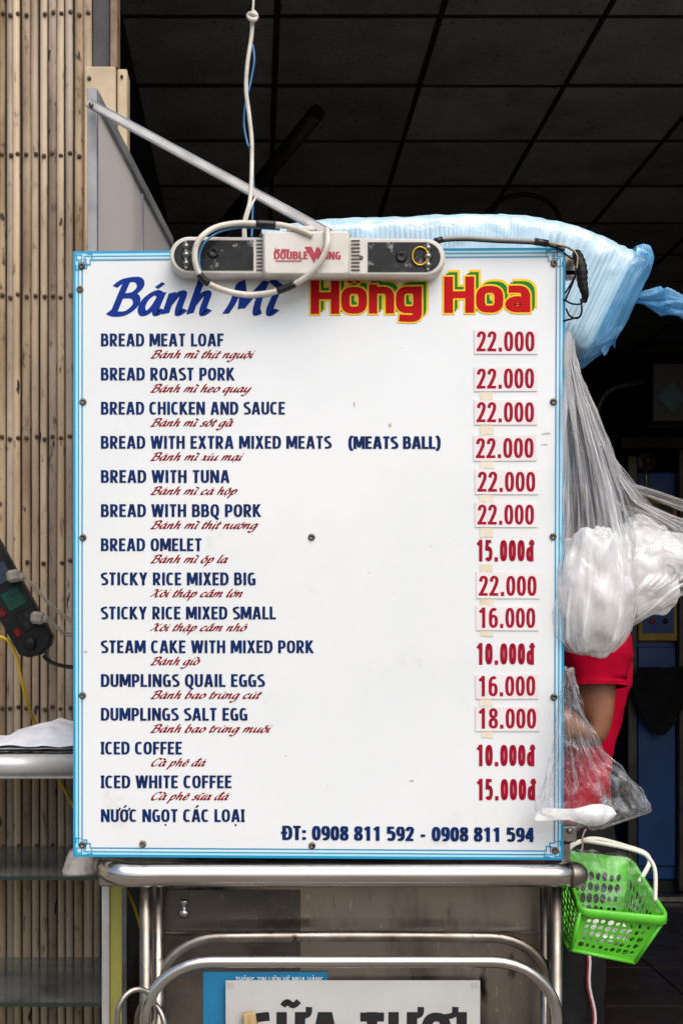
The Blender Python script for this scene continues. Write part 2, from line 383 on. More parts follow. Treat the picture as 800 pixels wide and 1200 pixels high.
def script_font():
    G = {}
    bowl = SC((.8, .85), (.52, 1), (.18, .7), (.1, .25), (.3, 0), (.6, .3), (.8, .95))
    tail = lambda x: SC((x + .02, 1), (x - .06, .25), (x + .05, 0), (x + .26, .2))
    arch = lambda x: SC((x, .35), (x + .3, .93), (x + .52, .9), (x + .5, .3), (x + .58, 0), (x + .8, .2))
    G['a'] = (1.02, [bowl, tail(.8)])
    G['b'] = (.95, [SC((.2, 1.7), (.12, .3), (.35, 0), (.72, .3), (.68, .85), (.45, 1), (.17, .65))])
    G['c'] = (.82, [SC((.7, .8), (.52, 1), (.2, .75), (.1, .3), (.3, 0), (.6, .08), (.82, .3))])
    G['d'] = (1.02, [bowl, SC((.84, 1.7), (.74, .25), (.85, 0), (1.06, .2))])
    G['đ'] = (1.02, [bowl, SC((.84, 1.7), (.74, .25), (.85, 0), (1.06, .2)), [(.5, 1.36), (1.12, 1.36)]])
    G['e'] = (.85, [SC((.12, .42), (.5, .52), (.7, .8), (.5, 1), (.2, .8), (.1, .3), (.3, 0), (.6, .08), (.84, .3))])
    G['g'] = (1.0, [bowl, SC((.82, 1), (.78, .2), (.7, -.4), (.4, -.75), (.02, -.55))])
    G['h'] = (1.0, [SC((.22, 1.7), (.18, .9), (.15, 0)), arch(.16)])
    G['i'] = (.42, [tail(.17)]); G['dot'] = (0, [SC((-.02, 1.36), (.05, 1.5))])
    G['l'] = (.42, [SC((.24, 1.7), (.12, .3), (.24, 0), (.44, .2))])
    G['m'] = (1.5, [SC((.17, 1), (.14, 0)), SC((.15, .35), (.4, .95), (.64, .9), (.62, 0)), arch(.63)])
    G['n'] = (1.0, [SC((.17, 1), (.14, 0)), arch(.15)])
    G['o'] = (.9, [SC((.5, 1), (.17, .72), (.14, .22), (.38, 0), (.74, .3), (.76, .78), (.5, 1), (.4, .98))])
    G['p'] = (.95, [SC((.2, 1), (.14, 0), (.06, -.75)), SC((.15, .3), (.4, .95), (.68, .95), (.76, .5), (.5, .02), (.2, .1))])
    G['q'] = (1.0, [bowl, SC((.82, 1), (.76, 0), (.7, -.75))])
    G['r'] = (.66, [SC((.17, 1), (.14, 0)), SC((.15, .4), (.4, .92), (.66, .95))])
    G['s'] = (.72, [SC((.68, .86), (.48, 1), (.25, .8), (.45, .5), (.6, .22), (.35, 0), (.02, .12))])
    G['t'] = (.5, [SC((.28, 1.45), (.16, .3), (.28, 0), (.52, .2)), [(-.02, 1), (.55, 1)]])
    G['u'] = (1.02, [SC((.17, 1), (.12, .3), (.3, 0), (.64, .35), (.8, .9)), tail(.8)])
    G['x'] = (.85, [SC((.08, .85), (.28, .95), (.52, .1), (.84, .15)), SC((.84, .95), (.42, .5), (.02, .02))])
    G['y'] = (.98, [SC((.17, 1), (.14, .3), (.34, .02), (.66, .4), (.8, .95)), SC((.82, 1), (.72, -.1), (.42, -.7), (.02, -.6))])
    G['B'] = (1.3, [SC((.46, 1.5), (.38, .8), (.3, .0)), SC((.02, 1.28), (.3, 1.55), (.9, 1.62), (1.12, 1.3), (.9, .95), (.5, .84)), SC((.5, .84), (1.0, .82), (1.16, .45), (.85, .05), (.4, -.02), (.08, .1))])
    G['C'] = (1.25, [SC((1.12, 1.3), (1.0, 1.6), (.55, 1.5), (.18, .9), (.2, .25), (.55, -.02), (1.0, .2), (1.15, .4))])
    G['X'] = (1.3, [SC((.1, 1.3), (.35, 1.58), (.55, 1.3), (.8, .2), (1.0, .0), (1.25, .2)), SC((1.25, 1.55), (.6, .85), (.0, .0))])
    G['M'] = (1.8, [SC((.32, 1.45), (.28, .6), (.1, .0)), SC((.36, 1.55), (.6, .9), (.72, .25)), SC((.72, .25), (1.05, .9), (1.42, 1.55)), SC((1.42, 1.5), (1.36, .6), (1.42, .05), (1.62, .1))])
    G[' '] = (.5, [])
    return G
SCR = script_font()
def title_font():
    s, b = .128, .098
    G = {}
    n_ = lambda: [(s, -.0), (s, .8)]
    G['H'] = (.86, [[(s, 0), (s, 1)], [(.86 - s, 0), (.86 - s, 1)], [(s, .5), (.86 - s, .5)]])
    G['o'] = (.78, [sup(.39, .37, .39 - s, .37 - b, p=3.2)])
    G['n'] = (.76, [n_(), [(s, .74 - b)] + sup(.40, .40, .36 - s, .34 - b, 90, 0, p=3) + [(.76 - s, .4), (.76 - s, 0)]])
    G['g'] = (.78, [sup(.39, .37, .39 - s, .37 - b, p=3.2), [(.78 - s, .74)] + sup(.40, -.0, .38 - s, .24 - b + .0, 0, -90, p=3) + [(.1, -.125)]])
    G['a'] = (.72, [[(.1, .74 - b), (.3, .74 - b)] + sup(.34, .36, .38 - s, .38 - b, 90, 0, p=3) + [(.72 - s, .36), (.72 - s, 0)], sup(.36, .225, .36 - s, .225 - b, p=2.1)])
    G[' '] = (.36, [])
    return G
TTL = title_font()
MARKS = {'\u0301': 'ac', '\u0300': 'gr', '\u0309': 'hk', '\u0303': 'ti', '\u0323': 'dt', '\u0302': 'ci', '\u031b': 'hn'}
def mark_strokes(k, c, w_, base, s, lift, script):
    """accent strokes round the centre x = c on a letter whose top is base"""
    y = base + (.12 if not script else .22) + lift; u = .17 if not script else .22
    if k == 'ac': return [[(c - u * .1, y), (c + u, y + u * 1.1)]]
    if k == 'gr' and script: return [[(c + u * .5, y + .02), (c - u * 1.9, y + u * 1.75)]]
    if k == 'gr': return [[(c + u * .3, y), (c - u * .8, y + u * 1.1)]]
    if k == 'ci': return [[(c - u, y), (c, y + u * .8)], [(c, y + u * .8), (c + u, y)]]
    if k == 'ti': return [SC((c - u * 1.1, y + .02), (c - u * .5, y + u * .7), (c + u * .3, y + u * .2), (c + u * 1.1, y + u * .8))]
    if k == 'hk': return [SC((c - u * .4, y + u), (c + u * .3, y + u * 1.1), (c + u * .4, y + u * .5), (c, y))]
    if k == 'dt': return [[(c - .02, -.3), (c + .02, -.16)]] if not script else [[(c - .06, -.42), (c + .02, -.28)]]
    if k == 'hn': return [SC((w_ - s * 1.2, base - .12), (w_ + s * .3, base - .06), (w_ + s * .5, base + .12))]
def clip(poly, y0, y1):
    for sgn, lim in ((1, y0), (-1, -y1)):
        out = []
        for i in range(len(poly)):
            a, b = poly[i], poly[(i + 1) % len(poly)]; da, db = sgn * a[1] - lim, sgn * b[1] - lim
            if da >= 0: out.append(a)
            if (da >= 0) != (db >= 0):
                t = da / (da - db); out.append((a[0] + (b[0] - a[0]) * t, a[1] + (b[1] - a[1]) * t))
        poly = out
        if not poly: return []
    return poly
DEBUG = False
def write(m, text, G, to3, x0, y0, height, width=None, nib=(.12, .085, 0), track=.06, shear=0, top=1.0, script=False, grow=0, zlift=0, step=.000006, serif=False):
    """strokes of a text line into mesh m. to3(x, y, lift) places it; x0, y0 = left end of the baseline in photo pixels;
    height = height of one glyph unit, width = whole length, both in pixels"""
    items = []; pen = 0
    for ch in text:
        d = unicodedata.normalize('NFD', ch)
        if ch in G: base, marks = ch, []
        elif ch == 'Đ': base, marks = 'D', ['bar']
        else: base, marks = d[0], [MARKS[q] for q in d[1:] if q in MARKS]
        w_, st = G[base]; st = [list(q) for q in st]; cl = [not script and G is not TTL and base not in '()Q'] * len(st)
        if base == 'I' and serif and (pen == 0 or text[max(0, len(items) - 1)] == ' ' or len(items) == len(text) - 1):
            for yy in (.08, .92): st.append([(-.02, yy), (w_ + .02, yy)]); cl.append(True)
        lowtop = base in 'acegmnopqrsuxyi' and (script or G is TTL)
        tp = (1.0 if script else .74) if lowtop else (1.6 if script else 1.0)
        lift = 0; order = sorted(marks, key=lambda q: q != 'ci')
        if base == 'i' and not [q for q in marks if q not in ('dt',)]:
            for q in G['dot'][1]: st.append([(x + .2, y) for x, y in q]); cl.append(False)
        for k in order:
            if k == 'bar':
                st.append([(-.1, .5), (w_ * .5, .5)]); cl.append(False); continue
            cx = w_ / 2 + (.1 if 'ci' in marks and k != 'ci' and k != 'dt' else 0)
            for q in mark_strokes(k, cx, w_, tp, .16, lift, script): st.append(q); cl.append(None)
            if k == 'ci': lift = .1
        items.append((pen, st, cl)); pen += w_ + track
    total = pen - track + shear * 0
    sx = (width / (total * height)) if width else 1.0
    if DEBUG: print('SX', text, round(sx, 3))
    a, b, phi = nib; a += grow; b += grow; layer = zlift
    cp, sp = math.cos(R(phi)), math.sin(R(phi))
    for pen, st, cl in items:
        for pts, c_ in zip(st, cl):
            mk = c_ is None; c_ = bool(c_)
            layer += step
            if layer > zlift + 40 * step: layer = zlift + step
            n = len(pts); L_, Rr = [], []
            closed = n > 3 and (Vector(pts[0]) - Vector(pts[-1])).length < 1e-4
            for i in range(n):
                p = Vector(pts[i])
                if closed: q0, q1 = Vector(pts[(i - 1) % (n - 1)]), Vector(pts[(i + 1) % (n - 1)] if i < n - 1 else pts[1])
                else: q0, q1 = Vector(pts[max(i - 1, 0)]), Vector(pts[min(i + 1, n - 1)])
                t = (q1 - q0)
                if t.length < 1e-6: t = Vector((1, 0))
                t.normalize(); nn = Vector((-t.y, t.x))
                u, v = nn.x * cp + nn.y * sp, -nn.x * sp + nn.y * cp
                k = math.sqrt(a * a * u * u + b * b * v * v)
                ox, oy = a * a * u / k, b * b * v / k
                off = Vector((ox * cp - oy * sp, ox * sp + oy * cp))
                base_p = Vector((p.x + pen, p.y))
                if grow and not closed and i in (0, n - 1): base_p += t * (grow if i else -grow)
                if mk: off *= .8 if script else .62
                pl_, pr_ = base_p + off, base_p - off
                L_.append(Vector((pl_.x * sx, pl_.y))); Rr.append(Vector((pr_.x * sx, pr_.y)))
            for i in range(n - 1):
                q = [tuple(L_[i]), tuple(L_[i + 1]), tuple(Rr[i + 1]), tuple(Rr[i])]
                if c_ and not grow: q = clip(q, 0, 1.0)
                if len(q) < 3: continue
                m.add([to3(x0 + (x + y * shear) * height, y0 - y * height, layer) for x, y in q], [tuple(range(len(q)))])
    return m

# ------------------------------------------------------------------ the setting
m_street = mat('street_concrete', '8b867c', .9, c2='6d6860', scale=3, bump=.5, bscale=50)
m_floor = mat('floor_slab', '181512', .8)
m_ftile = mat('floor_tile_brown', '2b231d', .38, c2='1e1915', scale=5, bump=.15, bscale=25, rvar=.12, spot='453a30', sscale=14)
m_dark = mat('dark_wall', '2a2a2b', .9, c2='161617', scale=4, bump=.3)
m_ceil = mat('ceiling_tile_grey', 'cfd0d0', .95, c2='acadac', scale=2.5, bump=.6, bscale=180, rnd=True, spot='4a463e', sscale=60, slo=.6, shi=.66)
m_grid = mat('ceiling_grid_dark', '3b342d', .8)
m_plaster = mat('facade_plaster', 'b3aa98', .9, c2='8d8474', scale=3, bump=.5)

g = M().span((-8, -10, -.12), (8, 2.42, 0))
tag(build('pavement', g, m_street), 'grey worn concrete pavement in front of the shop', None, None, 'structure')
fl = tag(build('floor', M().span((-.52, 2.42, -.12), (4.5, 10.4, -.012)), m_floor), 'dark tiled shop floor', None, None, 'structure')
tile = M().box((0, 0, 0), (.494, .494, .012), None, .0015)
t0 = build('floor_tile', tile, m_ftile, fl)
t0.location = (-.2, 2.7, -.006)
for i in range(10):
    for j in range(16):
        if i == j == 0: continue
        c = t0.copy(); COL.objects.link(c); c.parent = fl
        c.location = (-.2 + .5 * i, 2.7 + .5 * j, -.006 + random.uniform(-.0006, .0006))
H = EYE + 2.23
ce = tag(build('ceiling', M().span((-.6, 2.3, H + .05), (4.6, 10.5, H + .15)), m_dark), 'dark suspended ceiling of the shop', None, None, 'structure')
tm = M().box((0, 0, 0), (.580, .580, .012), None, .002)
ct0 = None
for i in range(9):
    for j in range(14):
        p = (-.222 + .6 * i, 2.54 + .6 * j, H + .006)
        if ct0 is None: ct0 = build('ceiling_tile', tm, m_ceil, ce); c = ct0
        else: c = ct0.copy(); COL.objects.link(c); c.parent = ce
        c.location = (p[0], p[1], p[2] + random.uniform(-.001, .002)); c.rotation_euler = (random.uniform(-.006, .006), random.uniform(-.004, .004), 0)
for i in range(10):
    o = build('grid_bar', M().span((-.530 + .6 * i, 2.3, H - .008), (-.514 + .6 * i, 10.4, H + .012)), m_grid, ce)
for j in range(14):
    o = build('grid_bar', M().span((-.49, 2.832 + .6 * j, H - .005), (4.5, 2.848 + .6 * j, H + .010)), m_grid, ce)
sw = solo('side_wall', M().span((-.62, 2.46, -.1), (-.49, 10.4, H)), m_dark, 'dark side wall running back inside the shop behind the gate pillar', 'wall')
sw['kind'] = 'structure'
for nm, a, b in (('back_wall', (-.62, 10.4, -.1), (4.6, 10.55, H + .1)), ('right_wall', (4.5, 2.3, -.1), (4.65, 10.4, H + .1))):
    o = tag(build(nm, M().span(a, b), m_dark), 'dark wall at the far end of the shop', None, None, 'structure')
o = build('front_wall', M().span((-6, 2.44, 2.9), (6, 2.6, 6.5)).span((3.2, 2.44, 0), (6, 2.6, 2.9)).span((-6, 2.5, -.05), (-.5, 2.62, 2.9)), m_plaster)
tag(o, 'plastered shop front above and beside the opening', None, None, 'structure')

# pipe and hanging wire inside
m_black = mat('black_paint', '0b0b0c', .55)
m_rubber = mat('black_rubber', '0d0d0d', .5, spec=.25, bump=.2, bscale=90)
solo('ceiling_pipe', M().tube([P(372, 131, 3.7), P(265, 262, 4.3), P(240, 292, 4.5)], .024, 18), m_black, 'thick black pipe slanting down under the dark ceiling', 'pipe')
solo('ceiling_wire', M().tube(cat([P(637, 140, 6.4), P(634, 165, 6.4), P(630, 182, 6.4), P(628, 200, 6.4), P(627, 222, 6.4)], 5), .003, 6), m_black, 'thin black wire hanging from the ceiling above the wire hoop', 'wire')
hoop = M().tube([P(612 + 44 * math.cos(R(a)), 262 - 34 * math.sin(R(a)), 6.4) for a in range(-20, 201, 10)], .012, 8, True)
solo('wire_hoop', hoop, m_black, 'black hoop hanging under the ceiling behind the blue wrapped boxes', 'hoop')

# ------------------------------------------------------------------ folding gate
m_slat = mat('gate_paint', 'c6b398', .55, c2='96826a', scale=9, lo=.35, hi=.68, bump=.4, bscale=60, stretch=(1, 1, .3), spot='6b5440', sscale=70, slo=.58, shi=.70, rvar=.1, rnd=True, fleck='2a1a12', fscale=60, flo=.685, fhi=.71)
m_slat2 = mat('gate_paint_worn', 'b09c82', .6, c2='7c664e', scale=10, lo=.35, hi=.66, bump=.45, bscale=60, stretch=(1, 1, .4), spot='5a4433', sscale=80, slo=.57, shi=.68, rvar=.1, rnd=True, fleck='22160f', fscale=50, flo=.66, fhi=.70)
m_cream = mat('cream_steel', 'cbb999', .55, c2='a8957a', scale=6, bump=.25, spot='4a3424', sscale=24, slo=.64, shi=.7)
m_rust = mat('rusty_rivet', '5b4230', .7, c2='2e2018', scale=60)
YG = 2.40
gate = empty('folding_gate', (P(40, 730, YG).x, YG, 0), 'tan steel folding gate with narrow riveted slats, rusty and worn', 'gate')
k = YG / F
def slat_mesh(w_, z0, z1, crv, wob, sd):
    rows = []
    nzs = 26
    for i in range(nzs + 1):
        z = z0 + (z1 - z0) * i / nzs; r = []
        ox = nz((0, sd, z * 1.6)) * wob
        for t in (-1, -.86, -.5, 0, .5, .86, 1):
            y = -crv * (1 - t * t) - (.0035 if abs(t) < .9 else 0)
            r.append(Vector((ox + t * w_ / 2 + (nz((sd, t * 3, z * 14)) * .0006), y, z)))
        rows.append(r)
    return rows
x = -62; idx = 0; slat_x = []
while x < 103:
    wpx = random.choice([8.6, 9.4, 10.4, 9.0])
    slat_x.append((x + wpx / 2, wpx)); x += wpx + random.choice([.3, .5, .6, 1.5])
for i, (cx_, wpx) in enumerate(slat_x):
    mm = M().grid(slat_mesh(wpx * k, 0, 3.0 - 1.35 + EYE - .4, .004, .0015, i * 3.1), smooth=False)
    o = build('slat', mm, m_slat if i % 3 else m_slat2, gate)
    wx = (cx_ - CX) * k
    o.location = (wx - gate.location.x + 0, 0 + random.uniform(-.002, .002), 0); o.rotation_euler = (0, random.uniform(-.0016, .0016), 0)
    # geometry is local to the slat: undo the world offset taken by build
    for v in o.data.vertices: v.co.x += gate.location.x; v.co.y += gate.location.y
rv = M()
for ry in (-150, 15, 180, 346, 512, 657, 829, 992, 1156):
    for i, (cx_, wpx) in enumerate(slat_x):
        if random.random() < .06: continue
        p = P(cx_ + random.uniform(-1, 1), ry + random.uniform(-1.2, 1.2) + (2 if i % 2 else 0), YG - .008)
        if p.z > 2.55: continue
        rv.lathe(p, (0, -1, 0), [(.0045, -.001), (.0043, .0012), (.0028, .0028), (.0, .0033)], 8)
build('rivets', rv, m_rust, gate, 'stuff')
build('backing', M().span((P(-62, 0, YG).x, YG + .006, 0), (P(103, 0, YG).x, YG + .012, 2.6)), m_black, gate)
for zz in (.93, 2.05): tr = M().span((P(-62, 0, YG).x, YG + .013, zz), (P(103, 0, YG).x, YG + .03, zz + .03)); build('rail', tr, m_rust, gate)

for cx_, wpx in ((106.5, 7.5), (114.5, 7.5)):
    o = build('slat', M().grid(slat_mesh(wpx * k, 0, 1.5, .004, .0015, cx_), smooth=False), m_slat, gate)
    for v in o.data.vertices: v.co.x += gate.location.x; v.co.y += gate.location.y
    o.location = ((cx_ - CX) * k - gate.location.x, -.004, 0)
pil = empty('gate_pillar', P(120, 730, YG), 'cream painted steel pillar with a box top beside the folding gate', 'pillar')
pil.location.z = 1.4; ORG[pil.name] = Vector(pil.location)
zt = P(0, 83, YG).z
build('post', M().span((P(101, 0, YG).x, YG - .02, 1.4), (P(137, 0, YG).x, YG + .04, zt), .002), m_cream, pil)
build('side_channel', M().span((P(138, 0, YG).x, YG - .012, 1.4), (P(150, 0, YG).x, YG + .04, zt - .001), .003), m_cream, pil)
build('guide_channel', M().span((P(109, 0, YG).x, YG + .005, zt), (P(128, 0, YG).x, YG + .04, 2.7)), mat('grey_steel_dark', '454547', .5, .4, c2='2c2c2e', scale=5), pil)
build('rusty_channel', M().span((P(130, 0, YG).x, YG - .015, zt), (P(138.5, 0, YG).x, YG + .04, 2.7), .002), mat('rusty_channel', '8a7560', .7, c2='4a3120', scale=14, bump=.4), pil)
build('gusset_bolt', M().lathe(P(105, 92, YG - .02), (0, -1, 0), [(.004, 0), (.004, .003), (0, .0035)], 8).lathe(P(143, 90, YG - .013), (0, -1, 0), [(.003, 0), (.003, .003), (0, .0035)], 8), m_rust, pil, 'stuff')

# ------------------------------------------------------------------ tall display cabinet side (frosted pane in a grey metal frame) behind the sign
m_alu = mat('aluminium', 'a9aaa9', .38, .75, c2='8b8c8c', scale=12, bump=.1, rvar=.1)
m_alu_d = mat('aluminium_dull', 'a4a5a5', .5, .35, c2='86878a', scale=9, rvar=.1)
m_pane = frosted('frosted_pane', 'f4f0ec')
cab = empty('display_cabinet', (P(108, 730, 2.05).x, 2.05, 0), 'tall narrow cabinet side with a frosted pane and grey metal frame behind the menu sign', 'cabinet')
A, B = P(109, 112, 2.05), P(200, 282, 2.85)
def plane_pt(t, z): return Vector((A.x + (B.x - A.x) * t, A.y + (B.y - A.y) * t, z))
tz = A.z
ddir = (B - A); ddir.z = 0; ang = math.atan2(ddir.y, ddir.x); rz = Matrix.Rotation(ang, 3, 'Z'); Ln = ddir.length
def fbar(t, z0, z1, w_, d_, ps=0): return M().box(plane_pt(t, (z0 + z1) / 2), (w_, d_, z1 - z0), rz, .001)
build('front_post', fbar(0, 1.02, tz + .01, .012, .016), m_alu_d, cab)
build('sill', M().box(plane_pt(.5, 1.01), (Ln + .02, .03, .02), rz, .001), m_alu_d, cab)
build('middle_post', fbar(.53, 1.02, tz - .016, .012, .012), m_alu_d, cab)
build('rear_post', fbar(1, 1.02, tz + .005, .014, .014), m_alu_d, cab)
build('top_rail', M().box(plane_pt(.5, tz), (Ln - .016, .016, .022), rz, .001), m_alu_d, cab)
pc = plane_pt(.5, (tz + .4) / 2)
build('frosted_pane', M().box(plane_pt(.27, (tz + 1.02) / 2), (Ln * .5, .004, tz - 1.04), rz), m_pane, cab)
build('frosted_pane', M().box(plane_pt(.765, (tz + 1.02) / 2), (Ln * .43, .004, tz - 1.04), rz), m_pane, cab)

# ------------------------------------------------------------------ glass shelf unit, lower left
m_glass = glassy('shelf_glass', (.86, .93, .88), .22)
m_gedge = mat('glass_edge', '0f2a22', .15, spec=.8)
m_white_al = mat('white_aluminium', 'c9cccd', .3, .35, c2='b4b7b8', scale=8, rvar=.08)
su = empty('glass_shelf_unit', (P(0, 730, 2.1).x, 2.1, 0), 'glass shelves under a round white metal bar at the left of the sign', 'shelf')
x0_, x1_ = P(-160, 0, 2.1).x, P(121, 0, 2.1).x
for yy in (1029, 1177, 1330):
    z = P(0, yy, 2.1).z
    s_ = build('glass_shelf', M().span((x0_, 2.1, z - .003), (x1_, 2.385, z + .003)), m_glass, su)
    build('shelf_edge', M().span((x0_, 2.0975, z - .0032), (x1_, 2.0995, z + .0032)), m_gedge, s_)
zb = P(0, 897, 2.02).z
bar = M().tube([(x0_, 2.03, zb), (P(126, 0, 2.03).x, 2.03, zb)], .0175, 20)
bar.span((x0_, 2.03, zb - .0225), (P(124, 0, 2.03).x, 2.06, zb - .016), .001)
build('top_bar', bar, m_white_al, su)
build('tray', M().span((x0_, 2.045, zb + .004), (x1_, 2.37, zb + .012)), m_alu_d, su)
build('upright', M().span((P(120, 0, 2.08).x, 2.075, 0), (P(129, 0, 2.08).x, 2.095, zb - .025), .001), mat('white_upright', 'dcdad4', .5, c2='b5b3ac', scale=7), su)
build('front_pane', M().span((P(128.7, 0, 2.08).x, 2.08, 0), (P(143, 0, 2.08).x, 2.086, zb - .07)), mat('yellow_green_strip', 'bcb653', .45, c2='a39d58', scale=4), su)
build('rear_upright', M().span((P(120, 0, 2.08).x, 2.36, 0), (P(128, 0, 2.08).x, 2.375, zb)), m_alu_d, su)

# papers lying on the shelf top
m_paper = mat('white_paper', 'eceef2', .7, c2='d3d8e2', scale=26, bump=.3, bscale=40)
m_oldp = mat('stained_paper', '6b5d52', .9, c2='3b312b', scale=40, bump=.6, bscale=120, stretch=(.4, .4, 4))
pp = empty('paper_pile', P(20, 870, 2.15), 'pile of crumpled papers lying on the shelf bar left of the sign', 'papers')
rows = []
for i in range(25):
    r = []
    for j in range(41):
        u, v = j / 40, i / 24
        X = -45 + u * 142
        top = 868 - 22 * max(0, 1 - abs((X - 48) / 62)) ** .8 * math.sin(min(1, v * 1.5) * math.pi / 2) - nz((u * 6, v * 5, 0), 1, 3) * 4
        Y = 2.035 + v * .2
        q = P(X, 872, 2.035); q = Vector((q.x, Y, zb + .022 + (872 - top) * .0014 + crease((u, v, 0), 4, 2) * .003))
        r.append(q)
    rows.append(r)
build('top_sheet', M().grid(rows), m_paper, pp)
for n_ in range(7):
    zz = zb + .0155 + n_ * .0016
    rows = [[Vector((P(-45 + u * 3.6 + random.uniform(-.3, .3), 0, 2.03).x, 2.026 + v * .03 + random.uniform(0, .004) + n_ * .0008, zz + nz((u * .2, v, n_), 1, 5) * .0014)) for u in range(40)] for v in range(7)]
    build('under_sheet', M().grid(rows), m_oldp if n_ % 3 else m_paper, pp)

# packet of napkins on the glass shelf
m_nap = mat('napkin_grey', 'd8d1c8', .8, c2='8f857b', scale=30, lo=.5, hi=.65, bump=.6, bscale=60)
rows = []
for i in range(13):
    v = i / 12; r = []
    for j in range(24):
        a = 2 * math.pi * j / 24
        x_ = 99 + 26 * math.copysign(abs(math.cos(a)) ** .7, math.cos(a)) * (1 - .35 * v) ; 
        y_ = 1022 - 24 * v + crease((math.cos(a), math.sin(a), v * 2), 2, 1) * 6 - 5
        q = P(x_, y_, 2.15); q.y = 2.15 + .045 * math.sin(a) * (1 - .2 * v); r.append(q)
    rows.append(r)
solo('napkin_packet', M().grid(rows, True, True, True), m_nap, 'crumpled grey napkin packet on the upper glass shelf under the sign corner', 'packet')

# ------------------------------------------------------------------ power strip and its leads
m_bplas = mat('black_plastic', '0d0d0e', .45, spec=.2, c2='1f1f20', scale=20, bump=.1)
ps = empty('power_strip', P(20, 700, 2.2), 'black multi-socket power strip hanging at a slant in front of the folding gate', 'power strip')
th = math.atan2(-135, 75); ax = Vector((math.cos(th), 0, math.sin(th))); nx_ = Vector((-ax.z, 0, ax.x)); kk = 2.2 / F
c0 = P(7, 690, 2.2)
def PS(a, b, d): return c0 + ax * a * kk + nx_ * b * kk + Vector((0, -d, 0))
rotp = Matrix((ax, Vector((0, 1, 0)), nx_)).transposed()
outl = [(-150, -22), (76, -22), (84, -14), (88, 0), (84, 14), (76, 22), (-150, 22)]
def plate(m, ol, d0, d1, inset=2):
    rows = [[PS(a, b, d0) for a, b in ol], [PS(a, b, d1 - .002) for a, b in ol]]
    cx_, cy_ = sum(a for a, b in ol) / len(ol), sum(b for a, b in ol) / len(ol)
    rows.append([PS(a - math.copysign(inset, a - cx_), b - math.copysign(inset, b - cy_), d1) for a, b in ol])
    return m.grid(rows, True, False, True)
build('body', plate(M(), outl, -.012, .016), m_bplas, ps)
rect = lambda a, b, w_, h_: [(a - w_, b - h_), (a + w_, b - h_), (a + w_, b + h_), (a - w_, b + h_)]
m_teal = mat('teal_socket', '0d4034', .5, spec=.2); m_red = mat('red_switch', '5a0a10', .4, spec=.25); m_yel = mat('yellow_socket', 'b08a20', .4); m_nvy = mat('navy_socket', '14283c', .4)
for (a, b, mt) in ((-48, 0, m_yel), (-17, 4, m_nvy), (16, 4, m_teal), (45, 8, m_bplas)):
    so = build('socket', plate(M(), rect(a, b, 12, 12), .016, .0175, 1), mt, ps)
    hl = M()
    for da, db in ((-5, 0), (4, -5), (4, 5)): plate(hl, rect(a + da, b + db, 2.4, 1.4), .0175, .0178, 0)
    build('pin_hole', hl, m_black, so)
    build('switch', plate(M(), rect(a + 8, b - 19, 5, 4), .0162, .0195, 1), m_red, ps)
build('knob', M().lathe(PS(71, -4, .016), (0, -1, 0), [(.011, 0), (.011, .004), (.008, .006), (0, .0065)], 16), m_bplas, ps)
m_plug = mat('grey_plug', '8f8a80', .45, c2='77726a', scale=40)
m_gcab = mat('grey_cable', '7c746a', .5); m_yc = mat('yellow_cable', 'd7b40c', .4)
for i, (px_, py_, ex, ey, wd_) in enumerate(((17, 675, 88, 728, 'upper'), (45, 724, 92, 744, 'lower'))):
    pl = empty('plug', P(px_, py_, 2.17), 'grey plug, the %s of the two pushed into the slanting power strip' % wd_, 'plug', 'plugs in the power strip')
    rr = Matrix.Rotation(R(-10 if i == 0 else 8), 3, 'Y')
    build('plug_body', M().box(P(px_, py_, 2.165), (.024, .026, .021), rr, .005).box(P(px_ + 9, py_ + 1, 2.16), (.012, .016, .013), rr, .004), m_plug, pl)
    for d in (0, 3.2):
        build('lead', M().tube(cat([P(px_ + 10, py_ + 1 + d, 2.158), P(px_ + 24, py_ + 11 + d, 2.15), P((px_ + ex) / 2 + 8, (py_ + ey) / 2 + 7 + d, 2.12), P(ex, ey + d, 2.05), P(ex + 20, ey + 8 + d, 2.0)], 6), .0014, 6), m_gcab, pl)
build('black_lead', M().tube(cat([P(52, 769, 2.19), P(57, 774, 2.18), P(68, 779, 2.15), P(88, 782, 2.1), P(120, 780, 2.05)], 6), .0035, 8), m_rubber, ps)
solo('yellow_cable', M().tube(cat([P(-40, 735, 2.2), P(-8, 744, 2.2), P(9, 750, 2.2), P(19, 768, 2.22), P(25, 795, 2.25), P(33, 825, 2.3), P(42, 850, 2.37), P(56, 890, 2.385), P(70, 915, 2.385), P(88, 948, 2.385), P(120, 1000, 2.38), P(146, 1040, 2.38), P(160, 1070, 2.38), P(175, 1130, 2.36)], 7), .0028, 8), m_yc, 'yellow cable looping from the power strip down behind the white shelf bar', 'cable')

# ------------------------------------------------------------------ stainless cart
m_ss = mat('stainless_steel', 'c3c0bc', .24, 1.0, c2='a19c96', scale=8, bump=.06, bscale=120, stretch=(.15, 1, 1), rvar=.1, spot='6a625a', sscale=40, slo=.63, shi=.72)
m_ssd = mat('stainless_worn', '9b958e', .34, 1.0, c2='6e675f', scale=9, bump=.06, bscale=90, rvar=.1, spot='4b4038', sscale=30, slo=.6, shi=.68)
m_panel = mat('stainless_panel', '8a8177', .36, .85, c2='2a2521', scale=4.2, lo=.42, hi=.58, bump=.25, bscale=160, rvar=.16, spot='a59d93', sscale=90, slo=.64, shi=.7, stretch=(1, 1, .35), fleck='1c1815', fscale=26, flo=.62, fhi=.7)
cart = empty('food_cart', (P(400, 0, 1.9).x, 2.05, 0), 'stainless steel food cart with tubular rails under the menu sign', 'cart')
YR = 1.855; kr = YR / F; rr_ = 14.5 * kr
yl = 1025
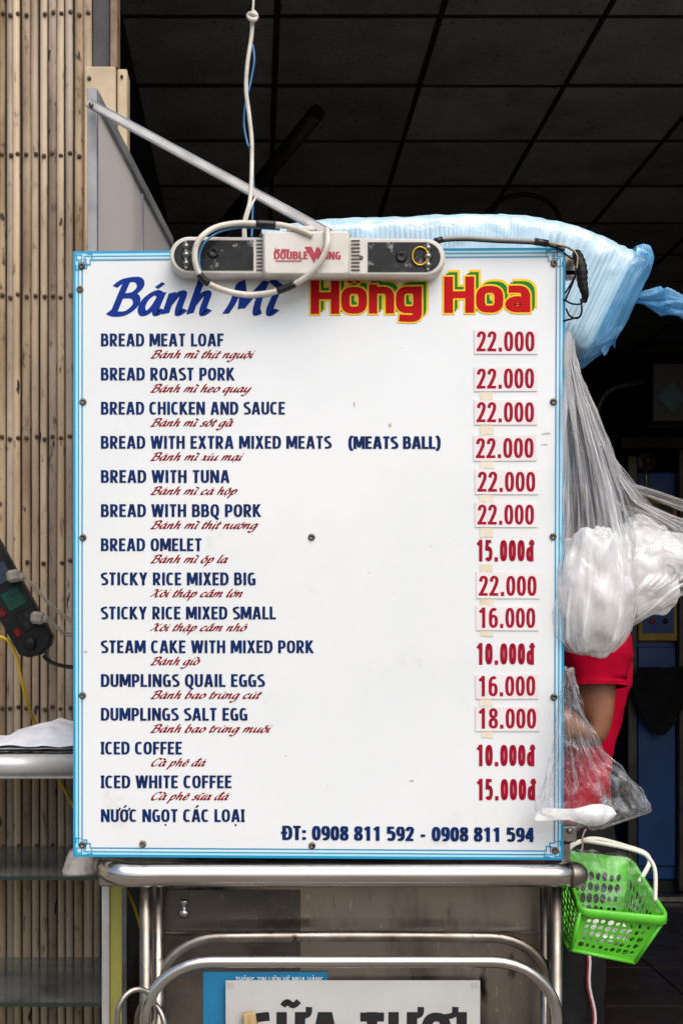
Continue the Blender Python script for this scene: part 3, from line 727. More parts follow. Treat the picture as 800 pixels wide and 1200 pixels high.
rail = cat([P(124, 1012, 2.12), P(125, 1014, 2.0), P(127, 1018, 1.9), P(137, 1022, YR + .008), P(155, yl, YR), P(190, yl, YR)], 8)
rail = rail[:-1] + [P(190 + 24 * i, yl, YR) for i in range(21)]
build('top_rail', M().tube(rail, rr_, 22), m_ss, cart)
build('end_cap', M().lathe(P(669, yl, YR), (1, 0, 0), [(rr_ * .98, -.002), (rr_ * 1.06, -.001), (rr_ * 1.08, .001), (rr_ * 1.06, .003), (rr_ * 1.02, .008), (rr_ * .85, .016), (rr_ * .5, .022), (0, .0245)], 24), m_ssd, cart)
for xx, rad, YY in ((171, 7.5, YR + .012), (185.5, 7, YR + .03), (638.5, 6.5, YR + .035), (651, 8, YR + .016)):
    build('post', M().tube([P(xx, 1034, YY), Vector((P(xx, 0, YY).x, YY, .08))], rad * kr, 16), m_ssd, cart)
def utube(xl, xr, ytop, rc, YY, rad, yl_=1300, xo=0):
    pts = [P(xl, yl_, YY)]
    for a in range(180, 89, -10): pts.append(P(xl + rc * 1.15 + rc * 1.15 * math.cos(R(a)), ytop + rc - rc * math.sin(R(a)), YY))
    n = 14
    for i in range(1, n): pts.append(P(xl + rc * 1.15 + (xr - xl - 2.3 * rc) * i / n, ytop + (xo * math.sin(math.pi * i / n)), YY))
    for a in range(90, -1, -10): pts.append(P(xr - rc * 1.15 + rc * 1.15 * math.cos(R(a)), ytop + rc - rc * math.sin(R(a)), YY))
    pts.append(P(xr, yl_, YY))
    return M().tube(pts, rad * YY / F, 16)
build('rail_hoop', utube(171, 652, 1127, 66, 1.80, 7), m_ss, cart)
build('rail_hoop', utube(186, 645, 1098, 62, 1.885, 6.5, 1300, -1), m_ssd, cart)
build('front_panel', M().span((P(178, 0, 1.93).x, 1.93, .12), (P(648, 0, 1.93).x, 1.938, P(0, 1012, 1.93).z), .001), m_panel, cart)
build('dark_reflection_pane', M().span((P(193, 0, 1.928).x, 1.9275, P(0, 1090, 1.928).z), (P(352, 0, 1.928).x, 1.9292, P(0, 1043, 1.928).z)), mat('dark_reflection_brown', '4a423b', .2, c2='2a2420', scale=12, rvar=.06, spec=.6, spot='77706a', sscale=120, slo=.66, shi=.7), cart)  # added dark sheets: a dark reflection on the steel put into colour
build('dark_reflection_pane', M().span((P(193, 0, 1.928).x, 1.9275, P(0, 1300, 1.928).z), (P(352, 0, 1.928).x, 1.9292, P(0, 1095, 1.928).z)), bpy.data.materials['dark_reflection_brown'], cart)
build('latch', M().lathe(P(216, 1053, 1.926), (0, 0, -1), [(.004, 0), (.008, .004), (.004, .009), (.004, .016), (.009, .02), (.006, .027), (0, .03)], 14), m_ss, cart)
build('panel_ledge', M().span((P(193, 0, 1.925).x, 1.92, P(0, 1094, 1.925).z), (P(632, 0, 1.925).x, 1.9295, P(0, 1090, 1.925).z), .001), m_ssd, cart)
xa, xb = P(150, 0, 1.93).x, P(655, 0, 1.93).x
build('worktop', M().span((xa - .04, 1.89, .955), (xb, 2.35, .97), .003), m_ssd, cart)
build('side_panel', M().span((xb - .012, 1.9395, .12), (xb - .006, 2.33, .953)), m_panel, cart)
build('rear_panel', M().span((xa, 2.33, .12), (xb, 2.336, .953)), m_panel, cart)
for xx in (xa + .02, xb - .02):
    build('post', M().tube([Vector((xx, 2.31, .953)), Vector((xx, 2.31, .08))], .01, 10), m_ssd, cart)
for xx in (xa + .04, xb - .03):
    for yy in (1.9, 2.3):
        wh = build('wheel', M().lathe((xx - .012, yy, .04), (1, 0, 0), [(.02, 0), (.038, .002), (.04, .006), (.04, .018), (.038, .022), (.02, .024)], 18), m_rubber, cart)

# two chrome rings hanging low on the left post
def ring(c, rx, ry, r, tilt):
    return M().tube([c + Vector((rx * math.cos(R(a)), rx * math.cos(R(a)) * tilt, ry * math.sin(R(a)))) for a in range(0, 361, 12)], r, 10, False)
solo('chain_link', ring(P(160, 1190, 1.79), .026, .037, .0042, .5), m_ss, 'left of the two chrome chain links hanging on the cart post', 'chain', 'chain links on the cart post')
solo('chain_link', ring(P(177, 1204, 1.81), .022, .036, .0042, -.9), m_ssd, 'right of the two chrome chain links hanging on the cart post', 'chain', 'chain links on the cart post')

# blue notice and white paper sheet on the cart front
m_ink = mat('black_print', '121214', .6)
m_wink = mat('white_print', 'dfe6ea', .6)
m_blue = mat('blue_notice_print', '1b7fae', .45, c2='146a96', scale=10)
bn = empty('blue_notice', P(310, 1170, 1.927), 'blue printed notice half hidden by the white sheet on the cart front', 'notice')
build('sheet', M().span(P(238, 1139, 1.926), P(384, 1300, 1.9275)), m_blue, bn)
to = lambda Y: (lambda x, y, l: P(x, y, Y - l))
build('lettering', write(M(), 'THÔNG TIN LIÊN HỆ MUA HÀNG', CAPS, to(1.9257), 276, 1152.5, 7.6, 103, (.085, .07, 0)), m_wink, bn)
m_sheet = mat('white_sheet', 'c9cac8', .5, c2='b6b6b3', scale=3, bump=.05, spot='6a6a68', sscale=60, slo=.74, shi=.76)
ws = empty('white_sheet', P(413, 1200, 1.915), 'white paper sheet with heavy black lettering on the cart front', 'sheet')
build('sheet', M().span(P(264.5, 1149, 1.9165), P(562, 1330, 1.918)), m_sheet, ws)
BIG = caps_font(.125, .115, .66)
build('lettering', write(M(), 'SỮA TƯƠI', BIG, to(1.9160), 290, 1236, 50, 258, (.12, .105, 0), .08), m_ink, ws)
sc_ = M()
for cx_, cy_ in ((270, 1155), (556, 1155)): sc_.span(P(cx_ - 4, cy_ - 3, 1.9158), P(cx_ + 4, cy_ + 3, 1.9160))
build('tape', sc_, mat('clear_tape', 'bdbdb8', .2), ws)
m_wood = mat('pale_wood', 'c9ad7c', .6, c2='a98a5a', scale=20, stretch=(4, 4, 1), bump=.2)
solo('wooden_peg', M().box(P(293, 1198, 1.905), (.02, .012, .03), Matrix.Rotation(R(-8), 3, 'Y'), .002), m_wood, 'pale wooden peg in front of the white sheet at the bottom edge', 'peg')

# ------------------------------------------------------------------ menu sign
YB = 1.85; kb = YB / F
m_board = mat('white_acrylic', 'e2e6e8', .22, c2='dadfe1', scale=2.5, spot='c4c2ba', sscale=9, slo=.62, shi=.85, rvar=.06, fleck='b5b2aa', fscale=120, flo=.74, fhi=.78, spec=.5, detail=8)
m_cyan = mat('cyan_print', '1590bd', .35); m_pale = mat('pale_cyan_print', 'aadcec', .3); m_pale2 = mat('very_pale_cyan_print', 'cfe6ee', .3)
m_nav = mat('navy_print', '022864', .6, c2='0a2048', scale=30, spec=.15); m_redp = mat('dark_red_print', '860c16', .6, spec=.15)
m_edge = mat('acrylic_edge', '1f7f9f', .3)
sign = empty('menu_sign', P(374, 1006, YB), 'large white bread menu board with cyan border standing on the cart rail', 'sign')
TL, TR_, BR, BL = (86, 294.5), (662, 290), (659.5, 1008), (86, 1004)
def BQ(u, v, d=0):      # board coordinates 0..1 -> place
    x = (TL[0] * (1 - u) + TR_[0] * u) * (1 - v) + (BL[0] * (1 - u) + BR[0] * u) * v
    y = (TL[1] * (1 - u) + TR_[1] * u) * (1 - v) + (BL[1] * (1 - u) + BR[1] * u) * v
    return P(x, y, YB) + Vector((0, -d, 0))
q = [BQ(0, 0), BQ(1, 0), BQ(1, 1), BQ(0, 1)]
build('panel', M().prism([p + Vector((0, .0001, 0)) for p in q], (0, .006, 0)), m_board, sign)
fr = M()
for a, b, c, d in ((.01, .99, .01, .035), (.01, .99, .965, .99), (.01, .04, .04, .96), (.96, .99, .04, .96)):
    o4 = [BQ(a, c), BQ(b, c), BQ(b, d), BQ(a, d)]; fr.prism([p + Vector((0, .0065, 0)) for p in o4], (0, .018, 0))
build('rear_frame', fr, m_alu_d, sign)
U = lambda px_: px_ / 575.0
Vv = lambda px_: px_ / 713.0
def ringq(m, a, b, lift):
    """printed frame between a and b pixels inside the edge"""
    for (u0, v0, u1, v1) in ((a, a, 575 - a, b), (a, 713 - b, 575 - a, 713 - a), (a, b, b, 713 - b), (575 - b, b, 575 - a, 713 - b)):
        m.add([BQ(U(u0), Vv(v0), lift), BQ(U(u1), Vv(v0), lift), BQ(U(u1), Vv(v1), lift), BQ(U(u0), Vv(v1), lift)], [(0, 1, 2, 3)])
m1 = M(); ringq(m1, 0, 3, .0003); build('border_edge', m1, m_cyan, sign)
m1 = M(); ringq(m1, 3, 6.5, .0003); build('border_band', m1, m_pale, sign)
m1 = M(); ringq(m1, 6.5, 9, .0003); build('border_band', m1, m_pale2, sign)
LN = M()
def bl(m, pts, wpx, lift=.0005):
    """printed line through board pixels"""
    for (x0, y0), (x1, y1) in zip(pts, pts[1:]):
        dx, dy = x1 - x0, y1 - y0; n_ = math.hypot(dx, dy); ex, ey = dx / n_ * wpx / 2, dy / n_ * wpx / 2
        lift += .00001
        m.add([BQ(U(x0 - ex - ey), Vv(y0 - ey + ex), lift), BQ(U(x1 + ex - ey), Vv(y1 + ey + ex), lift), BQ(U(x1 + ex + ey), Vv(y1 + ey - ex), lift), BQ(U(x0 - ex + ey), Vv(y0 - ey - ex), lift)], [(0, 1, 2, 3)])
for d in (6.3, 10.6):
    g_ = 25 if d < 9 else 20
    bl(LN, [(g_, d), (575 - g_, d)], 1.5); bl(LN, [(g_, 713 - d), (575 - g_, 713 - d)], 1.5)
    bl(LN, [(d, g_), (d, 713 - g_)], 1.5); bl(LN, [(575 - d, g_), (575 - d, 713 - g_)], 1.5)
fret = [[(25, 6.3), (13, 6.3), (13, 13), (6.3, 13), (6.3, 25)], [(20, 10.6), (20, 16), (15, 16), (15, 3.2 + 6)], [(10.6, 20), (16, 20), (16, 15), (9, 15)],
        [(3.4, 3.4 + 1), (10, 4.4), (10, 10.5), (4.2, 10.5), (4.2, 4.4)], [(17, 3.6), (22, 3.6), (22, 8.5)], [(3.6, 17), (3.6, 22), (8.5, 22)]]
for fx in (0, 1):
    for fy in (0, 1):
        for k_, pl_ in enumerate(fret):
            bl(LN, [(575 - x if fx else x, 713 - y if fy else y) for x, y in pl_], 1.35, .0006 + .00007 * k_)
build('border_lines', LN, m_cyan, sign)

TO = lambda x, y, l: P(x, y, YB - .0004 - l)
ROWS = [('BREAD MEAT LOAF', 262, 'Bánh mì thịt nguội', 299), ('BREAD ROAST PORK', 275, 'Bánh mì heo quay', 296), ('BREAD CHICKEN AND SAUCE', 334, 'Bánh mì sốt gà', 275),
        ('BREAD WITH EXTRA MIXED MEATS', 388, 'Bánh mì xíu mại', 286), ('BREAD WITH TUNA', 269, 'Bánh mì cá hộp', 280), ('BREAD WITH BBQ PORK', 306, 'Bánh mì thịt nướng', 304),
        ('BREAD OMELET', 236.5, 'Bánh mì ốp la', 269), ('STICKY RICE MIXED BIG', 299.5, 'Xôi thập cẩm lớn', 287), ('STICKY RICE MIXED SMALL', 323, 'Xôi thập cẩm nhỏ', 291),
        ('STEAM CAKE WITH MIXED PORK', 367.5, 'Bánh giò', 236), ('DUMPLINGS QUAIL EGGS', 310, 'Bánh bao trứng cút', 307), ('DUMPLINGS SALT EGG', 290, 'Bánh bao trứng muối', 319),
        ('ICED COFFEE', 213.5, 'Cà phê đá', 243), ('ICED WHITE COFFEE', 271.5, 'Cà phê sữa đá', 270), ('NƯỚC NGỌT CÁC LOẠI', 286.5, None, 0)]
for i, (en, xe, vn, xv) in enumerate(ROWS):
    yb = 405.8 + i * 40 - (0 if i < 9 else (i - 8) * .42)
    build('lettering', write(M(), en, CAPS, TO, 118.5, yb, 15, xe - 118.5, (.108, .078, 0), .085, serif=en.startswith('ICED') or 'LO' in en[-5:]), m_nav, sign)
    if vn: build('lettering', write(M(), vn, SCR, TO, 176, yb + 13.6, 5.6, xv - 176 - 4, (.165, .07, 38), .08, shear=.62, script=True), m_redp, sign)
build('lettering', write(M(), '(MEATS BALL)', CAPS, TO, 408, 526, 14.8, 108, (.122, .088, 0), .07), m_nav, sign)
def tilt(x, y, l): return P(x, y + (x - 330) * .0085, YB - .0006 - l)
build('lettering', write(M(), 'ĐT: 0908 811 592 - 0908 811 594', CAPS, tilt, 331, 984.3, 16.8, 294, (.125, .09, 0), .06), m_nav, sign)
m_title = mat('royal_blue_print', '062f86', .6, spec=.15); m_hh = mat('bright_red_print', 'b4000c', .6, spec=.15); m_yo = mat('yellow_print', 'f0c62a', .6, spec=.15); m_gr = mat('green_print', '0c7a2c', .6, spec=.15)
build('lettering', write(M(), 'Bánh Mì', SCR, TO, 125, 367.5, 24.6, 198, (.165, .11, 30), .05, shear=.30, script=True), m_title, sign)
def tt(dx, dy, base):
    return lambda x, y, l: P(x + dx, y + dy - (x - 363) * .008, YB - base - l)
for txt, x0, x1 in (('Hồng', 364, 494), ('Hoa', 520, 621)):
    for q_, (dx, dy, gr, mt, b0) in enumerate(((6, -6, .045, m_yo, .0008), (5.2, -5.2, .0, m_gr, .0018), (3, -3, .02, m_gr, .0028), (0, 0, .045, m_yo, .0038), (0, 0, 0, m_hh, .0048))):
        build('lettering', write(M(), txt, TTL, tt(dx, dy, b0 * .2), x0, 368, 42.5, x1 - x0, (.128, .098, 0), .05, grow=gr, step=.000003), mt, sign)

# price stickers and printed prices
m_stick = mat('sticker_white', 'e4dfe0', .35, c2='dad3d3', scale=12); m_pr = mat('price_red', '98072a', .6, spec=.15)
STK = [(555, 387, 629, 415, '22.000'), (555, 430, 628.5, 458.5, '22.000'), (555, 469, 628.5, 498, '22.000'), (554, 510, 628, 540, '22.000'), (556, 550, 630, 579.5, '22.000'),
       (556, 589, 628.5, 618, '22.000'), (557.5, 671, 631.5, 701.5, '22.000'), (557, 710, 630, 739, '16.000'), (556.5, 790, 630, 819, '16.000'), (556.5, 828.5, 631, 857, '18.000')]
for i, (x0, y0, x1, y1, t) in enumerate(STK):
    j = random.uniform(-.8, .8)
    ol = [P(x0, y0 + j, YB - .0004), P(x1, y0 - j * .5, YB - .0004), P(x1 + .5, y1, YB - .0004), P(x0 + .4, y1 + j * .4, YB - .0004)]
    s_ = build('price_sticker', M().prism(ol[::-1], (0, -.0009, 0)), m_stick, sign)
    def T3(x, y, l, x0=x0, x1=x1, j=j): return P(x, y + j * .5 * (.5 - (x - x0) / (x1 - x0)), YB - .0015 - l)
    build('lettering', write(M(), t, CAPS, T3, x0 + 3, y1 - 3, 24, x1 - x0 - 6, (.095, .068, 0), .055), m_pr, s_)
FAT = caps_font(.125, .085, .54)
for yb, y0, xe in ((658, 632, 625), (779, 752, 625.5), (898, 871, 626), (938, 910, 627)):
    t = '15.000đ' if yb in (658, 938) else '10.000đ'
    build('lettering', write(M(), t, FAT, TO, 557.5, yb, 25.5, xe - 557.5, (.108, .075, 0), .05), m_pr, sign)
m_tape = mat('old_tape', 'd3c6a6', .5, c2='e0dccb', scale=16, lo=.35)
for (x0, y0, x1, y1) in ((562, 458.9, 577, 468.7), (562, 498.3, 578, 509.8), (562, 540.4, 579, 549.4), (561, 580, 578, 588.6), (562, 618.6, 577, 630), (562, 661, 577, 670.6), (562, 702, 578, 709.6), (563, 739.4, 577, 746), (561, 819.4, 577, 828), (564, 857.4, 577, 865)):
    n_ = 6; top = [P(x0 + (x1 - x0) * i / n_, y0, YB - .0004) for i in range(n_ + 1)]
    bot = [P(x1 - (x1 - x0) * i / n_, y1 + random.uniform(-1.2, .6) * (1 if i not in (0, n_) else .3), YB - .0004) for i in range(n_ + 1)]
    build('tape_scrap', M().prism((top + bot)[::-1], (0, -.0003, 0)), m_tape, sign)
m_screw = mat('screw_steel', '76736d', .4, .9, c2='3b3733', scale=200); m_srust = mat('screw_rust', '5b4028', .7, .4, c2='8d8478', scale=220)
for i, (x, y) in enumerate(((96, 312), (94, 339), (97.5, 471), (97.5, 630), (97, 815), (97, 990), (167.5, 989), (365, 629.5), (365.5, 991), (648.5, 309), (648, 471), (647.5, 629), (648.5, 817), (650.5, 997))):
    sc = build('screw', M().lathe(P(x, y, YB - .0005), (0, -1, 0), [(.0052, 0), (.0052, .0008), (.0040, .0026), (.0024, .0032), (.0022, .0018), (0, .0018)], 14), m_srust if i in (1, 9, 13, 6) else m_screw, sign)
def smear(m, x, y, rx, ry, n=9):
    pts = [P(x + rx * math.cos(R(a)) * random.uniform(.6, 1.1), y + ry * math.sin(R(a)) * random.uniform(.6, 1.1), YB - .00025) for a in range(0, 360, 360 // n)]
    m.add(pts, [tuple(range(len(pts)))])
sm_ = M()
for x, y, rx, ry in ((181 + 0, 764.5, 3, 1.6), (101, 764, 3.2, 1.2), (457, 498, 2.4, 3.5), (415, 474, 1.6, 4), (482, 915, 3, 1.6), (335, 886, 1.2, 1), (432, 671, 1.3, 1), (505, 640, 1, 1), (640, 508, 7, 1.6), (655, 516, 4, 2), (638, 521, 5, 1)): smear(sm_, x, y, rx, ry)
build('dirt_mark', sm_, mat('dirt', 'a39d90', .8, c2='c4c1b8', scale=120, lo=.4, hi=.6), sign, 'stuff')

# ------------------------------------------------------------------ twin emergency lamp above the sign
m_abs = mat('white_abs', 'd4d1ca', .35, c2='c6c1b8', scale=14, spot='8d857a', sscale=50, slo=.66, shi=.74)
m_lens = mat('dusty_lens', '09090a', .35, c2='1c1d1f', scale=40, spot='8a8a82', sscale=70, slo=.6, shi=.7, spec=.25, coat=.05)
m_reflt = mat('silver_reflector', '83827c', .2, .9); m_vent = mat('vent_dark', '55534e', .6); m_gold = mat('gold_ring', 'c9a12a', .3, .6)
lamp = empty('emergency_lamp', P(361, 302, 1.82), 'white twin head emergency lamp with oval ends mounted over the top of the menu sign', 'emergency lamp')
YL = 1.817
def slab(outline, Yf, Yb, bev, ins):
    cx_ = sum(a for a, b in outline) / len(outline); cy_ = sum(b for a, b in outline) / len(outline)
    w_ = max(a for a, b in outline) - cx_; h_ = max(b for a, b in outline) - cy_
    def sc(k): return [(cx_ + (a - cx_) * (1 - k / w_), cy_ + (b - cy_) * (1 - k / h_)) for a, b in outline]
    # the outline keeps its real size: every layer is measured at the front plane
    fl_ = lambda o_, Y: [Vector((P(a, b, Yf).x, Y, P(a, b, Yf).z)) for a, b in o_]
    rows = [fl_(outline, Yb), fl_(outline, Yf + bev), fl_(sc(ins * .3), Yf + bev * .3), fl_(sc(ins), Yf)]
    return M().grid(rows, True, True, True)
def stad(x0, x1, yc, h, e=0):
    o_ = [(x1 - h + h * math.cos(R(a)), yc + e + h * math.sin(R(a))) for a in range(-90, 91, 10)]
    return o_ + [(x0 + h + h * math.cos(R(a)), yc - e + h * math.sin(R(a))) for a in range(90, 271, 10)]
rrect = lambda x0, y0, x1, y1, r: [(x1 - r + r * math.cos(R(a)), y0 + r + r * math.sin(R(a))) for a in (-90, -45, 0)] + [(x1 - r + r * math.cos(R(a)), y1 - r + r * math.sin(R(a))) for a in (0, 45, 90)] + \
    [(x0 + r + r * math.cos(R(a)), y1 - r + r * math.sin(R(a))) for a in (90, 135, 180)] + [(x0 + r + r * math.cos(R(a)), y0 + r + r * math.sin(R(a))) for a in (180, 225, 270)]
build('housing', slab(stad(198, 522.5, 300, 22.8, 1.2), YL, YL + .026, .009, 3), m_abs, lamp)
build('centre_cover', slab(rrect(308, 269.5, 410, 322.5, 4), YL - .016, YL + .004, .008, 3), m_abs, lamp)
for x0, x1, lx, sgn in ((232, 297, 0, -1), (431, 516, 1, 1)):
    yc = 299 if sgn < 0 else 301
    if sgn < 0: o_ = [(297, yc + 17.5), (205 + 17, yc + 17.5)] + [(222 + 18 * math.cos(R(a)), yc + 17.5 * math.sin(R(a))) for a in range(100, 261, 16)] + [(222, yc - 17.5), (297, yc - 17.5)]
    else: o_ = [(431, yc - 17.2), (498, yc - 17.2)] + [(498 + 18 * math.cos(R(a)), yc + 17.2 * math.sin(R(a))) for a in range(-80, 81, 16)] + [(498, yc + 17.2), (431, yc + 17.2)]
    rim = build('lens', M().prism([P(a, b, YL - .0015) for a, b in (o_ if sgn > 0 else o_[::-1])], (0, .003, 0)), m_lens, lamp)
    bx = 218 if sgn < 0 else 501
    for dy in (-10, 0, 10):
        build('lamp_holder', M().lathe(P(bx, yc + dy, YL - .001), (0, -1, 0), [(.006 if dy else .0075, 0), (.005, .003), (.002, .005), (0, .0052)], 12), m_reflt, rim)
    build('contact_plate', M().box(P(bx, yc, YL - .0025), (.005, .003, .04), None, .001), m_reflt, rim)
    bx2 = 250 if sgn < 0 else 470
    build('boss', M().lathe(P(bx2, yc - (0 if sgn > 0 else 3), YL - .001), (0, -1, 0), [(.0085, 0), (.0085, .002), (.006, .003), (.003, .0015), (0, .0015)], 16), m_lens, rim)
    if sgn > 0: build('ring', ring(P(492, 300, YL - .004), .011, .013, .0012, 0), m_gold, rim)
for x0 in (300.5, 411.5):
    sl = M()
    for i in range(9):
        yy = 281 + i * 4.3
        sl.span(P(x0, yy, YL - .0022), P(x0 + 7 + (3 if x0 > 400 else 0), yy + 1.6, YL - .0005))
    build('vent_slots', sl, m_vent, lamp, 'stuff')
for x, y in ((423, 302), (306, 276)):
    build('screw', M().lathe(P(x, y, YL - .0005), (0, -1, 0), [(.003, 0), (.003, .001), (.001, .0012), (0, .0005)], 10), m_vent, lamp)
m_lred = mat('logo_red', 'a8213a', .5)
LT = lambda x, y, l: P(x, y, YL - .0166 - l)
build('lettering', write(M(), 'DOUBLE', CAPS, LT, 321, 303.5, 9, 40, (.12, .085, 0), .08), m_lred, lamp)
build('lettering', write(M(), 'ING', CAPS, LT, 381.5, 303.8, 9, 17.5, (.12, .085, 0), .08), m_lred, lamp)
wl = M()
for q_ in ([(357, 289), (365, 289), (370.5, 302), (368, 308)], [(368, 308), (366.5, 302.5), (371, 289), (375.5, 293)], [(370, 297), (374, 289), (378.5, 306.5), (374, 306.5)], [(374.5, 306.5), (373, 301.5), (381, 283), (387.5, 283)]):
    wl.add([P(a, b, YL - .0168 - .0001 * len(wl.f)) for a, b in q_], [(0, 1, 2, 3)])
wl.add([P(a, b, YL - .0172) for a, b in ((322, 305), (354, 305), (354, 306.2), (324, 306.2))], [(0, 1, 2, 3)])
build('logo_wing', wl, m_lred, lamp)
build('lettering', write(M(), 'kim giang', {**SCR, 'k': SCR['h']}, LT, 322, 294.5, 2.6, 17, (.2, .12, 0), .1, script=True), m_lred, lamp)
build('terminal_block', M().box(P(352, 270, YL + .012), (.04, .02, .008), None, .002), m_abs, lamp)

# support bar
m_bar = mat('galvanised_bar', 'cbc8c2', .45, .15, c2='aba8a1', scale=20, rvar=.1)
sb = empty('support_bar', P(108, 124, 2.03), 'light grey metal bar slanting down from the cabinet post to the emergency lamp', 'bar')
a_, b_ = P(105, 122, 2.03), P(386, 275, 1.83)
dv = (b_ - a_); ln = dv.length; ex_ = dv.normalized(); ey_ = Vector((0, 1, 0)); ey_ = (ey_ - ex_ * ey_.dot(ex_)).normalized(); ez_ = ex_.cross(ey_)
rm = Matrix((ex_, ey_, ez_)).transposed()
build('flange', M().box((a_ + b_) / 2, (ln, .012, .0105), rm, .001), m_bar, sb)
build('lip', M().box((a_ + b_) / 2 - ez_ * .0058 - ey_ * .004, (ln, .004, .0022), rm), m_alu, sb)
build('lip', M().box((a_ + b_) / 2 + ez_ * .0058 - ey_ * .004, (ln, .004, .0022), rm), m_alu, sb)
build('bolt', M().lathe(P(107, 123, 2.018), (0, -1, 0), [(.004, 0), (.004, .003), (.002, .004), (0, .004)], 10), m_screw, sb)

# cables round the lamp
m_wcab = mat('white_cable', 'd2cdc2', .4, c2='b7b1a4', scale=40); m_bcab = mat('blue_cable', '2f6ea0', .4); m_tapeb = mat('black_tape', '17171a', .35)
def cabl(name, ctrl, r, mt, lab, ctg='cable', n=8, grp=None): return solo(name, M().tube(cat([P(*c) for c in ctrl], n), r, 10), mt, lab, ctg, grp)
loop = [(383, 268, 1.785), (384, 283, 1.775), (379, 300, 1.775), (370, 314, 1.78), (352, 329, 1.79), (325, 341, 1.80), (292, 345.5, 1.80), (262, 340, 1.79), (240, 329, 1.78), (230, 312, 1.775), (229, 293, 1.775), (236, 278, 1.775), (252, 267, 1.785), (275, 262, 1.79), (300, 262, 1.79), (330, 264, 1.79), (352, 270, 1.785), (366, 276, 1.785)]
loop = [(a, b, c + .014) for a, b, c in loop]
wc = cabl('white_cable', loop, .0043, m_wcab, 'thick white cable looped in an oval over the left half of the emergency lamp')
for i0 in (34, 62, 112):
    pts = cat([P(*c) for c in loop], 8)[i0:i0 + 7]
    build('tape_wrap', M().tube(pts, .0052, 10), m_tapeb, wc)
cabl('blue_cable', [(x + (5 if x < 300 else -2), y + (3 if y > 310 else 5), Y + .004) for x, y, Y in loop[3:16]], .0016, m_bcab, 'thin blue cable running along the inside of the white cable loop')
hc = empty('hanging_cable', P(296, 10, 1.9), 'knotted white cable hanging straight down to the lamp from above', 'cable')
build('cable_sheath', M().tube(cat([P(297, -60, 1.9), P(297, 0, 1.9), P(295.5, 18, 1.9), P(295, 40, 1.9), P(290, 75, 1.9), P(288.5, 105, 1.9), P(292, 135, 1.9), P(295, 165, 1.9), P(295, 200, 1.89), P(293, 235, 1.88), P(287, 258, 1.87), P(286, 280, 1.86)], 8), [.0018] * 14 + [.0032] * 75, 8), m_wcab, hc)
build('knot', M().tube(cat([P(296, 13, 1.9), P(300, 17, 1.895), P(299, 23, 1.89), P(293, 22, 1.89), P(291, 17, 1.895), P(296, 16, 1.888), P(301, 20, 1.893), P(297, 25, 1.9)], 5), .0032, 8), m_wcab, hc)
build('tape_wrap', M().tube([P(294.6, 172, 1.9), P(295, 180, 1.9)], .0042, 10), m_tapeb, hc)
cabl('blue_cable', [(296, 52, 1.905), (298, 70, 1.9), (294, 95, 1.9), (288, 120, 1.9), (286, 145, 1.905), (290, 168, 1.9), (294, 178, 1.9), (297, 215, 1.895), (296, 250, 1.88), (295, 278, 1.87)], .0016, m_bcab, 'thin blue cable twisted round the hanging white cable')
cabl('white_wire', [(300, 231, 1.87), (294, 242, 1.86), (288, 262, 1.85), (288, 280, 1.85)], .0018, m_wcab, 'thin white wire bending down from the support bar to the lamp')
lead = empty('lamp_lead', P(520, 285, 1.83), 'grey lead with black taped ends from the lamp to the right sign corner', 'cable')
ctl = [(508, 283, 1.83), (520, 280, 1.83), (545, 279, 1.835), (580, 281, 1.835), (625, 283, 1.835), (645, 286, 1.84), (660, 291, 1.85)]
build('sheath', M().tube(cat([P(*c) for c in ctl], 6), .0032, 8), mat('grey_lead', '8e8c86', .5), lead)
build('black_core', M().tube(cat([P(a, b + 2.6, c - .003) for a, b, c in ctl], 6), .0016, 8), m_rubber, lead)
build('tape_wrap', M().tube([P(509, 283, 1.828), P(518, 280.5, 1.828)], .0045, 10), m_tapeb, lead)
build('tape_wrap', M().tube([P(626, 283, 1.833), P(641, 285.5, 1.837)], .0052, 10), m_tapeb, lead)

# bracket, taped joint and loose wires at the upper right corner
solo('steel_bracket', M().box(P(665, 314, 1.875), (.026, .03, .03), None, .001).box(P(668, 322, 1.865), (.018, .01, .012), None, .001), m_ssd, 'small steel bracket poking out beside the upper right corner of the sign', 'bracket')
tj = empty('taped_joint', P(680, 325, 1.83), 'bulging black taped cable joint with loose wires at the upper right of the sign', 'cable joint')
build('joint', M().tube(cat([P(675, 297, 1.845), P(678, 305, 1.83), P(681, 318, 1.825), P(682, 332, 1.825), P(685, 345, 1.825), P(684, 354, 1.83)], 6), [.004 + .0044 * math.sin(math.pi * min(1, .18 + i / 34)) * (1 + .16 * math.sin(i * 2.1)) for i in range(31)], 12), m_rubber, tj)
for ctl in ([(652, 288, 1.84), (664, 290, 1.83), (674, 298, 1.825), (676, 314, 1.82), (671, 330, 1.825), (666, 342, 1.835), (662, 352, 1.85)], [(660, 351, 1.85), (670, 356, 1.83), (680, 356, 1.825), (684, 351, 1.825)],
            [(663, 362, 1.85), (667, 370, 1.84), (676, 373, 1.83), (681, 366, 1.825), (680, 350, 1.825)], [(660, 376, 1.85), (668, 374, 1.84), (676, 372, 1.83)], [(660, 296, 1.85), (670, 303, 1.84), (676, 300, 1.835)],
            [(662, 343, 1.85), (672, 326, 1.83), (676, 310, 1.825)]):
    build('wire', M().tube(cat([P(*c) for c in ctl], 6), .0014, 6), m_rubber, tj)
build('wire', M().tube(cat([P(*c) for c in [(640, 284, 1.835), (655, 287, 1.83), (668, 291, 1.825), (676, 300, 1.818), (675, 315, 1.818)]], 6), .0012, 6), mat('beige_wire', '9a8a72', .5), tj)

